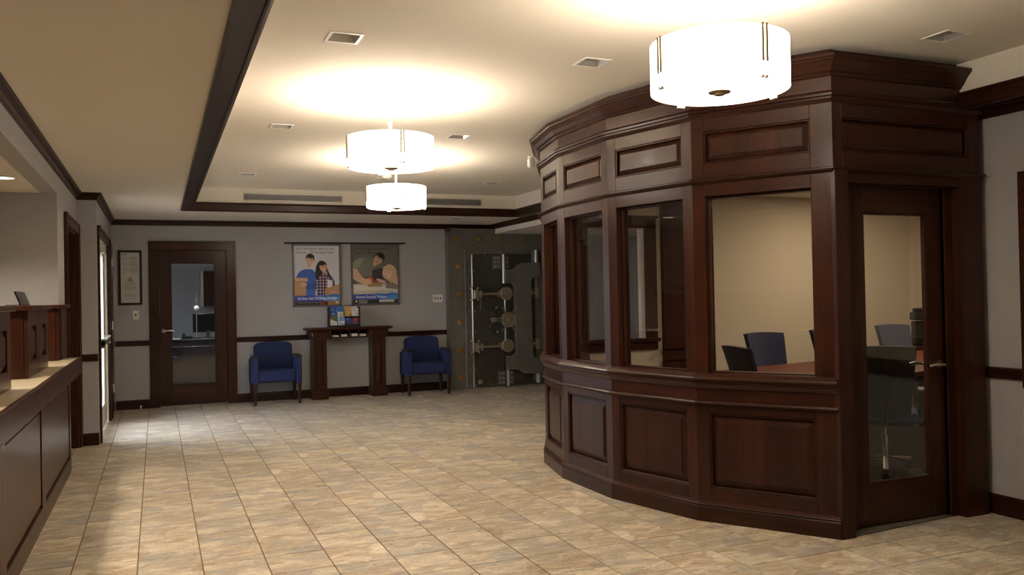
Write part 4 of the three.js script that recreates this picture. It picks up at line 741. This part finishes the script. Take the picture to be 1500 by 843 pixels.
// ---------------------------------------------------------------- console table, brochures
{
  const t = thing('console_table', 'mahogany console table on two panelled pedestals with letter slots', 'table', [0, 0, D + 0.03]);
  const zf = 0.30;
  for (const [a, b] of [[2.06, 2.28], [2.935, 3.155]]) {
    const p = group('pedestal', t);
    mesh('shaft', [bb(a + 0.012, b - 0.012, 0.12, 0.90, 0, zf - 0.03), bb(a + 0.012, a + 0.06, 0.12, 0.90, zf - 0.03, zf - 0.018), bb(b - 0.06, b - 0.012, 0.12, 0.90, zf - 0.03, zf - 0.018), bb(a + 0.06, b - 0.06, 0.12, 0.2, zf - 0.03, zf - 0.018, 'x'), bb(a + 0.06, b - 0.06, 0.84, 0.90, zf - 0.03, zf - 0.018, 'x')], M.wood, p);
    mesh('raised_panel', raised(a + 0.06, b - 0.06, 0.2, 0.84, 0.02, zf - 0.03, zf - 0.02), M.wood, p);
    mesh('plinth', [bb(a - 0.005, b + 0.005, 0, 0.11, 0, zf + 0.0, 'x'), bb(a + 0.002, b - 0.002, 0.11, 0.125, 0, zf - 0.008, 'x')], M.wood, p);
  }
  mesh('apron', [bb(2.03, 2.335, 0.885, 1.0, 0, zf, 'x'), bb(2.875, 3.185, 0.885, 1.0, 0, zf, 'x'), bb(2.335, 2.875, 0.885, 0.9, 0, zf, 'x'), bb(2.335, 2.875, 0.9, 1.0, 0, 0.02, 'x')], M.wood, t);
  for (const [a, b] of [[2.06, 2.30], [2.91, 3.155]]) mesh('raised_panel', raised(a, b, 0.905, 0.982, 0.012, zf, zf + 0.01, 'x'), M.wood, t);
  for (let k = 1; k < 4; k++) { const x = 2.335 + 0.135 * k; mesh('divider', bb(x - 0.005, x + 0.005, 0.9, 1.0, 0.02, zf - 0.01), M.wood, t); }
  mesh('top', [bb(1.975, 3.24, 1.012, 1.04, -0.005, zf + 0.06, 'x', 0.005), bb(2.0, 3.215, 1.0, 1.012, 0, zf + 0.035, 'x', 0.004)], M.wood, t);
  for (let k = 0; k < 4; k++) { const s = mesh('slips', [cbox2(-0.045, 0.045, 0, [0.022, 0.03, 0.04, 0.028][k], -0.1, 0.1, 0.002)], M.paper); top(s, 'paper_slips', 'stack of white slips in slot ' + ['nearest the first armchair', 'second from the first armchair', 'third from the first armchair', 'nearest the vault side'][k] + ' of the console table', 'paper', 'slips in the console slots'); s.position.set(2.40 + 0.136 * k, 0.9005, D + 0.03 + zf - 0.13); s.rotation.y = [0.05, -0.04, 0.12, 0][k]; }
  // brochure rack with two columns of tall and two of short leaflets
  const r = thing('brochure_rack', 'black tabletop brochure rack on the console table', 'rack', [2.56, 1.04, D + 0.17]);
  mesh('side', cbox2(-0.228, -0.218, 0, 0.30, -0.08, 0.07), M.black, r); mesh('side', cbox2(0.218, 0.228, 0, 0.30, -0.08, 0.07), M.black, r);
  mesh('base', cbox2(-0.228, 0.228, 0, 0.022, -0.08, 0.075), M.black, r); mesh('back', cbox2(-0.218, 0.218, 0.022, 0.305, -0.08, -0.072), M.black, r);
  mesh('ledge', [cbox2(-0.0, 0.218, 0.022, 0.05, 0.062, 0.07), cbox2(0, 0.218, 0.138, 0.15, -0.02, 0.05)], M.black, r);
  const sheet = canvasTex(1024, 512, (g) => {
    const cell = (i, f) => { g.save(); g.translate((i % 4) * 256, Math.floor(i / 4) * 256); g.beginPath(); g.rect(0, 0, 256, 256); g.clip(); f(); g.restore(); };
    cell(0, () => { g.fillStyle = '#2456b0'; g.fillRect(0, 0, 256, 256); g.fillStyle = '#dfe8f4'; g.fillRect(70, 60, 90, 14); g.fillStyle = '#4a6a3c'; g.fillRect(0, 96, 256, 90); g.fillStyle = '#c8582e'; g.fillRect(0, 110, 60, 40); g.fillStyle = '#e8e4dc'; g.beginPath(); g.moveTo(0, 150); g.lineTo(256, 200); g.lineTo(256, 256); g.lineTo(0, 256); g.fill(); g.fillStyle = '#7c8694'; g.fillRect(60, 214, 100, 12); });
    cell(1, () => { g.fillStyle = '#cbd3c4'; g.fillRect(0, 0, 256, 256); g.fillStyle = '#2f6fc0'; g.fillRect(0, 0, 256, 40); g.fillStyle = '#6c9650'; g.fillRect(190, 40, 66, 110); g.fillStyle = '#c89674'; g.beginPath(); g.arc(120, 85, 34, 0, 7); g.fill(); g.fillStyle = '#6f92d0'; g.fillRect(40, 116, 180, 80); g.fillStyle = '#f1f1f4'; g.fillRect(0, 190, 256, 66); g.fillStyle = '#23326e'; for (let k = 0; k < 3; k++) { g.beginPath(); g.moveTo(0, 196 + k * 24); g.lineTo(256, 220 + k * 24); g.lineTo(256, 230 + k * 24); g.lineTo(0, 206 + k * 24); g.fill(); } });
    cell(2, () => { g.fillStyle = '#d6a95e'; g.fillRect(0, 0, 256, 256); g.fillStyle = '#8c5a24'; g.fillRect(60, 60, 110, 16); g.fillRect(150, 190, 80, 18); });
    cell(3, () => { g.fillStyle = '#d9d6cc'; g.fillRect(0, 0, 256, 256); g.fillStyle = '#77777c'; g.fillRect(40, 60, 100, 16); g.fillStyle = '#3a4a80'; g.fillRect(150, 180, 80, 24); });
    cell(4, () => { g.fillStyle = '#1d3278'; g.fillRect(0, 0, 256, 256); g.fillStyle = '#5c7ec0'; g.beginPath(); g.arc(90, 60, 46, 0, 7); g.fill(); g.fillStyle = '#7ea060'; g.fillRect(70, 190, 50, 60); g.fillStyle = '#c8b8a0'; g.fillRect(160, 200, 50, 50); });
    cell(5, () => { g.fillStyle = '#5e2024'; g.fillRect(0, 0, 256, 256); g.fillStyle = '#a83038'; g.beginPath(); g.arc(130, 80, 80, 0, 7); g.fill(); g.fillStyle = '#2a3f88'; g.fillRect(100, 90, 70, 90); g.fillStyle = '#d0b494'; g.fillRect(40, 200, 170, 40); });
    cell(6, () => { g.fillStyle = '#2a62bd'; g.fillRect(0, 0, 256, 256); g.fillStyle = '#dfe8f4'; g.fillRect(90, 110, 90, 24); }); cell(7, () => { g.fillStyle = '#3d7ccc'; g.fillRect(0, 0, 256, 256); g.fillStyle = '#e8e4dc'; g.fillRect(30, 150, 190, 40); });
  });
  const bm = std({ map: sheet, roughness: 0.4 });
  const defs = [[0, -0.164, 0.025, 0.10, 0.23, 0.052, 'tall blue and green leaflet'], [1, -0.055, 0.025, 0.10, 0.23, 0.052, 'tall leaflet with a man in a pale blue shirt'], [2, 0.055, 0.155, 0.10, 0.115, 0.02, 'short ochre leaflet'], [3, 0.162, 0.155, 0.10, 0.115, 0.02, 'short cream leaflet'], [4, 0.055, 0.03, 0.10, 0.10, 0.052, 'short dark blue leaflet'], [5, 0.162, 0.03, 0.10, 0.10, 0.052, 'short dark red leaflet'], [6, -0.164, 0.19, 0.10, 0.12, -0.05, 'plain blue leaflet behind the blue and green one'], [7, -0.055, 0.195, 0.10, 0.115, -0.05, 'plain blue leaflet behind the man in pale blue'], [2, 0.055, 0.2, 0.10, 0.1, -0.055, 'ochre leaflet at the back of the rack'], [3, 0.162, 0.2, 0.10, 0.1, -0.055, 'cream leaflet at the back of the rack']];
  for (const [cell, x, y, w, h, z, label] of defs) {
    const g = flat(new THREE.BoxGeometry(w, h, 0.006)), uv = g.attributes.uv; for (let i = 0; i < uv.count; i++) uv.setXY(i, ((cell % 4) + 0.02 + 0.96 * uv.getX(i)) / 4, (1 - Math.floor(cell / 4)) / 2 + (0.02 + 0.96 * uv.getY(i)) / 2);
    const m = top(mesh('b', g, bm), 'brochure', label + ' in the black rack', 'brochure', 'leaflets in the brochure rack'); m.rotation.x = -0.1; m.position.set(2.56 + x, 1.042 + y + h / 2, D + 0.17 + z - 0.004);
  }
}

// ---------------------------------------------------------------- conference room furniture
const TT = -0.22;      // turn of the table
{
  const t = thing('conference_table', 'long polished reddish conference table', 'table', [6.5, 0, -6.05], -TT);
  mesh('top', uvM(extr([[-1.78, -0.55], [-1.72, -0.64], [1.72, -0.64], [1.78, -0.55], [1.78, 0.55], [1.72, 0.64], [-1.72, 0.64], [-1.78, 0.55]], 0.03, 0.005).rotateX(-Math.PI / 2).translate(0, 0.705, 0), 'x'), M.table, t);
  mesh('apron', bb(-1.5, 1.5, 0.64, 0.70, -0.3, 0.3, 'x'), M.wood, t);
  for (const x of [-0.9, 0.9]) mesh('leg_panel', bb(x - 0.04, x + 0.04, 0.01, 0.64, -0.25, 0.25, 'y'), M.wood, t);
}
function officeChair(x, z, turn, label, h = 1.0) {
  const c = thing('office_chair', label, 'chair', [x, 0.008, z], turn, 'swivel chairs round the conference table');
  const base = group('star_base', c);
  for (let k = 0; k < 5; k++) { const a = k * Math.PI * 2 / 5 + 0.3, g = cbox(0.31, 0.034, 0.042, 0.006); g.rotateZ(-0.14); g.translate(0.16, 0.095, 0); g.rotateY(a); mesh('arm', uvM(g), M.chrome, base); const w = cyl(0.028, 0.028, 0.045, 0.30, 0.028, 0, 16, 'x'); w.rotateY(a); mesh('caster', w, M.black, base); }
  mesh('column', [cyl(0.028, 0.028, 0.2, 0, 0.19, 0, 16), cyl(0.016, 0.016, 0.14, 0, 0.34, 0, 16)], M.chrome, c);
  mesh('seat', uvM(rbox(0.48, 0.075, 0.46, 0.03, 0, 0.455, 0.03)), M.meshFabric, c); mesh('seat_pan', uvM(rbox(0.4, 0.04, 0.38, 0.015, 0, 0.405, 0.03)), M.black, c);
  // curved back, wider at the shoulders
  const mk = (z0, th, s) => { const nx = 10, ny = 8, T = [], pt = (i, j, k) => { const u = i / nx * 2 - 1, v = j / ny, w = (0.185 + 0.045 * v) * s; return [u * w, 0.455 + 0.03 * u * u * (1 - v) + v * (h - 0.455 + 0.012 * (1 - u * u)), -0.20 - 0.13 * v * v + 0.045 * u * u - 0.03 * Math.sin(v * 3) + z0 + k * th]; };
    for (let i = 0; i < nx; i++) for (let j = 0; j < ny; j++) for (const k of [0, 1]) { const A = pt(i, j, k), B_ = pt(i + 1, j, k), C = pt(i + 1, j + 1, k), E_ = pt(i, j + 1, k); if (k) T.push([A, B_, C], [A, C, E_]); else T.push([A, C, B_], [A, E_, C]); }
    for (let i = 0; i < nx; i++) for (const j of [0, ny]) { const A = pt(i, j, 0), B_ = pt(i + 1, j, 0), C = pt(i + 1, j, 1), E_ = pt(i, j, 1); T.push(j ? [A, C, B_] : [A, B_, C], j ? [A, E_, C] : [A, C, E_]); }
    for (let j = 0; j < ny; j++) for (const i of [0, nx]) { const A = pt(i, j, 0), B_ = pt(i, j + 1, 0), C = pt(i, j + 1, 1), E_ = pt(i, j, 1); T.push(i ? [A, B_, C] : [A, C, B_], i ? [A, C, E_] : [A, E_, C]); }
    return uvM(triGeo(T)); };
  mesh('back_shell', mk(-0.02, 0.018, 1.0), M.black, c); mesh('backrest', mk(0.0, 0.03, 0.94), M.meshFabric, c);
  mesh('back_support', [tube([[0, 0.39, 0.0], [0, 0.40, -0.16], [0, 0.5, -0.235], [0, 0.62, -0.25]], 0.022, 14, 8)], M.black, c);
  for (const s of [-1, 1]) { const a = group('armrest', c); mesh('post', tube([[s * 0.2, 0.40, 0.02], [s * 0.275, 0.42, 0.02], [s * 0.28, 0.55, 0.02], [s * 0.28, 0.64, 0.02]], 0.015, 14, 8), M.black, a); mesh('pad', rbox(0.07, 0.025, 0.24, 0.01, s * 0.28, 0.65, 0.03), M.black, a); }
  return c;
}
officeChair(4.50, -5.42, 1.35, 'dark swivel chair at the near end of the conference table, behind the window sill');
officeChair(5.76, -6.78, -0.12, 'blue-grey swivel chair across the table from the window');
officeChair(6.80, -6.98, -0.12, 'blue-grey swivel chair across the table, partly hidden by the window post');
officeChair(8.02, -7.24, -0.16, 'blue-grey swivel chair across the table beside the printer', 1.0);
officeChair(5.24, -4.99, 2.35, 'black-backed swivel chair just behind the glass door');
{
  const c = thing('credenza', 'dark wood credenza under the printer by the beige wall', 'cabinet', [8.86, 0.008, -7.55], 0);
  mesh('body', bb(-0.3, 0.3, 0.05, 0.70, -0.45, 0.45, 'y'), M.wood, c); mesh('top', bb(-0.32, 0.31, 0.70, 0.73, -0.47, 0.47, 'z', 0.004), M.wood, c);
  for (const s of [-1, 1]) { const d = mesh('door', bb(-0.318, -0.3, 0.08, 0.68, s > 0 ? 0.01 : -0.44, s > 0 ? 0.44 : -0.01), M.wood, c); mesh('handle', cyl(0.006, 0.006, 0.1, -0.325, 0.5, s * 0.05, 10), M.chrome, d); }
  const p = thing('printer', 'black office printer on the credenza', 'printer', [8.82, 0.738, -7.56], -Math.PI / 2);
  mesh('body', uvM(rbox(0.42, 0.3, 0.38, 0.02, 0, 0.15, 0)), M.black, p); mesh('scanner', uvM(rbox(0.44, 0.1, 0.4, 0.02, 0, 0.36, 0.0)), M.black, p); mesh('lid', uvM(rbox(0.40, 0.05, 0.36, 0.015, 0, 0.435, -0.01)), M.black, p);
  mesh('tray', uvM(rbox(0.32, 0.02, 0.14, 0.006, 0, 0.10, 0.22)), M.black, p); mesh('control_panel', uvM(rbox(0.3, 0.03, 0.05, 0.006, 0, 0.33, 0.215)), M.blackGloss, p);
}

// ---------------------------------------------------------------- office behind the back door
{
  const d = thing('office_desk', 'dark office desk behind the glass panel of the office door', 'desk', [0.6, 0, -16.6]);
  mesh('top', bb(-1.0, 1.2, 0.75, 0.79, -0.4, 0.4, 'x', 0.004), M.deskDark, d); mesh('front_panel', bb(-0.9, 1.1, 0.02, 0.75, 0.28, 0.31, 'x'), M.deskDark, d);
  for (const x of [-0.95, 1.1]) mesh('end_panel', bb(x, x + 0.05, 0, 0.75, -0.38, 0.38, 'y'), M.deskDark, d);
  const m = thing('computer_monitor', 'black computer monitor on the office desk', 'monitor', [0.86, 0.79, -16.5]);
  mesh('screen', rbox(0.52, 0.34, 0.03, 0.008, 0, 0.28, 0), M.blackGloss, m); mesh('neck', cbox2(-0.03, 0.03, 0.01, 0.14, -0.02, 0.02), M.black, m); mesh('foot', cbox2(-0.12, 0.12, 0, 0.012, -0.09, 0.09), M.black, m);
  const l = thing('desk_lamp', 'thin desk lamp with a small white globe on the office desk', 'lamp', [0.66, 0.79, -16.35]);
  mesh('foot', cyl(0.06, 0.065, 0.02, 0, 0.01, 0, 20), M.black, l); mesh('stem', cyl(0.008, 0.008, 0.6, 0, 0.32, 0, 10), M.nickel, l); mesh('shade', flat(new THREE.SphereGeometry(0.05, 20, 14)).translate(0, 0.55, 0), M.white, l); mesh('tip', cyl(0.006, 0.006, 0.16, 0, 0.7, 0, 8), M.nickel, l);
  const c = thing('desk_chair', 'blue backed swivel chair at the office desk', 'chair', [0.02, 0, -15.85], 2.6);
  mesh('backrest', uvM(rbox(0.46, 0.5, 0.06, 0.025, 0, 0.98, -0.22)), M.fabric, c); mesh('seat', uvM(rbox(0.48, 0.09, 0.46, 0.03, 0, 0.47, 0)), M.fabric, c); mesh('column', cyl(0.03, 0.03, 0.4, 0, 0.24, 0, 14), M.chrome, c); mesh('base', [cbox2(-0.28, 0.28, 0.02, 0.06, -0.03, 0.03), cbox2(-0.03, 0.03, 0.02, 0.06, -0.28, 0.28)], M.black, c); mesh('bracket', cbox2(-0.04, 0.04, 0.43, 0.9, -0.27, -0.24), M.black, c);
  const k = thing('wall_cabinet', 'dark wall cabinet with a pale side in the office', 'cabinet', [1.3, 1.36, -18.5]);
  mesh('body', bb(-0.42, 0.6, 0, 0.72, -0.19, 0.19), M.wood, k); mesh('side', bb(-0.47, -0.42, 0, 0.72, -0.19, 0.19), M.cream, k); mesh('door', bb(-0.41, 0.08, 0.01, 0.71, 0.19, 0.21), M.wood, k); mesh('door', bb(0.1, 0.59, 0.01, 0.71, 0.19, 0.21), M.wood, k);
  const ph = thing('desk_phone', 'black desk phone on the office desk', 'phone', [0.5, 0.79, -16.4]); mesh('body', rbox(0.18, 0.06, 0.2, 0.015, 0, 0.03, 0), M.black, ph); mesh('handset', rbox(0.05, 0.04, 0.21, 0.015, -0.06, 0.08, 0), M.black, ph);
  const pp = top(mesh('p', cbox2(-0.1, 0.1, 0, 0.012, -0.14, 0.14, 0.002), M.paper), 'paper_stack', 'white papers on the office desk', 'paper'); pp.position.set(0.28, 0.79, -16.35);
}

// ---------------------------------------------------------------- other lamps: teller line, conference room, office
function roundLight(x, y, z, power, color, label, r = 0.075, angle = 0.9) {
  const d = thing('round_downlight', label, 'light', [x, y, z], 0, 'round recessed downlights');
  mesh('trim', lathe([[r + 0.02, 0], [r + 0.02, -0.006], [r, -0.008], [r - 0.004, 0.0]], 32), M.white, d);
  mesh('lens', cyl(r - 0.002, r - 0.002, 0.004, 0, -0.003, 0, 32), std({ color: 0xffffff, emissive: color, emissiveIntensity: 2.0 }), d);
  const s = new THREE.SpotLight(color, power, 0, angle, 0.6, 2); s.position.set(0, -0.02, 0); s.target.position.set(0, -1, 0); s.castShadow = true; s.shadow.radius = 3; d.add(s); d.add(s.target);
  return d;
}
const TEL = new THREE.Color().setRGB(1, 0.86, 0.68), CONF = new THREE.Color().setRGB(1, 0.82, 0.6), COOL = new THREE.Color().setRGB(0.82, 0.9, 1.0);
[-6.95, -5.45, -3.95, -2.2].forEach((z, i) => roundLight(-1.0, 2.37, z, 5.6, TEL, 'round recessed downlight over the teller line' + ['', ', second from the end wall', ', third from the end wall', ', fourth from the end wall'][i], 0.075, 1.1));
function panelLight(x, y, z, w, l, power, color, label) {
  const d = thing('ceiling_panel_light', label, 'light', [x, y, z], 0, 'ceiling panels of the conference room');
  mesh('frame', [plain(-w / 2 - 0.02, -w / 2, -0.012, 0, -l / 2 - 0.02, l / 2 + 0.02), plain(w / 2, w / 2 + 0.02, -0.012, 0, -l / 2 - 0.02, l / 2 + 0.02), plain(-w / 2, w / 2, -0.012, 0, -l / 2 - 0.02, -l / 2), plain(-w / 2, w / 2, -0.012, 0, l / 2, l / 2 + 0.02)], M.white, d);
  mesh('diffuser', plain(-w / 2, w / 2, -0.008, -0.001, -l / 2, l / 2), std({ color: 0xffffff, emissive: color, emissiveIntensity: 1.5 }), d);
  const a = new THREE.RectAreaLight(color, power, w, l); a.position.y = -0.02; a.rotation.x = -Math.PI / 2; d.add(a); return d;
}
panelLight(7.4, SO, -6.9, 0.6, 0.6, 18, CONF, 'square ceiling panel light over the far side of the conference table');
panelLight(5.3, SO, -5.9, 0.6, 0.6, 10, CONF, 'square ceiling panel light over the near end of the conference table');
roundLight(0.8, SO, -16.0, 5, COOL, 'round downlight in the office over the desk', 0.09, 1.2);

renderer.render(scene, camera);
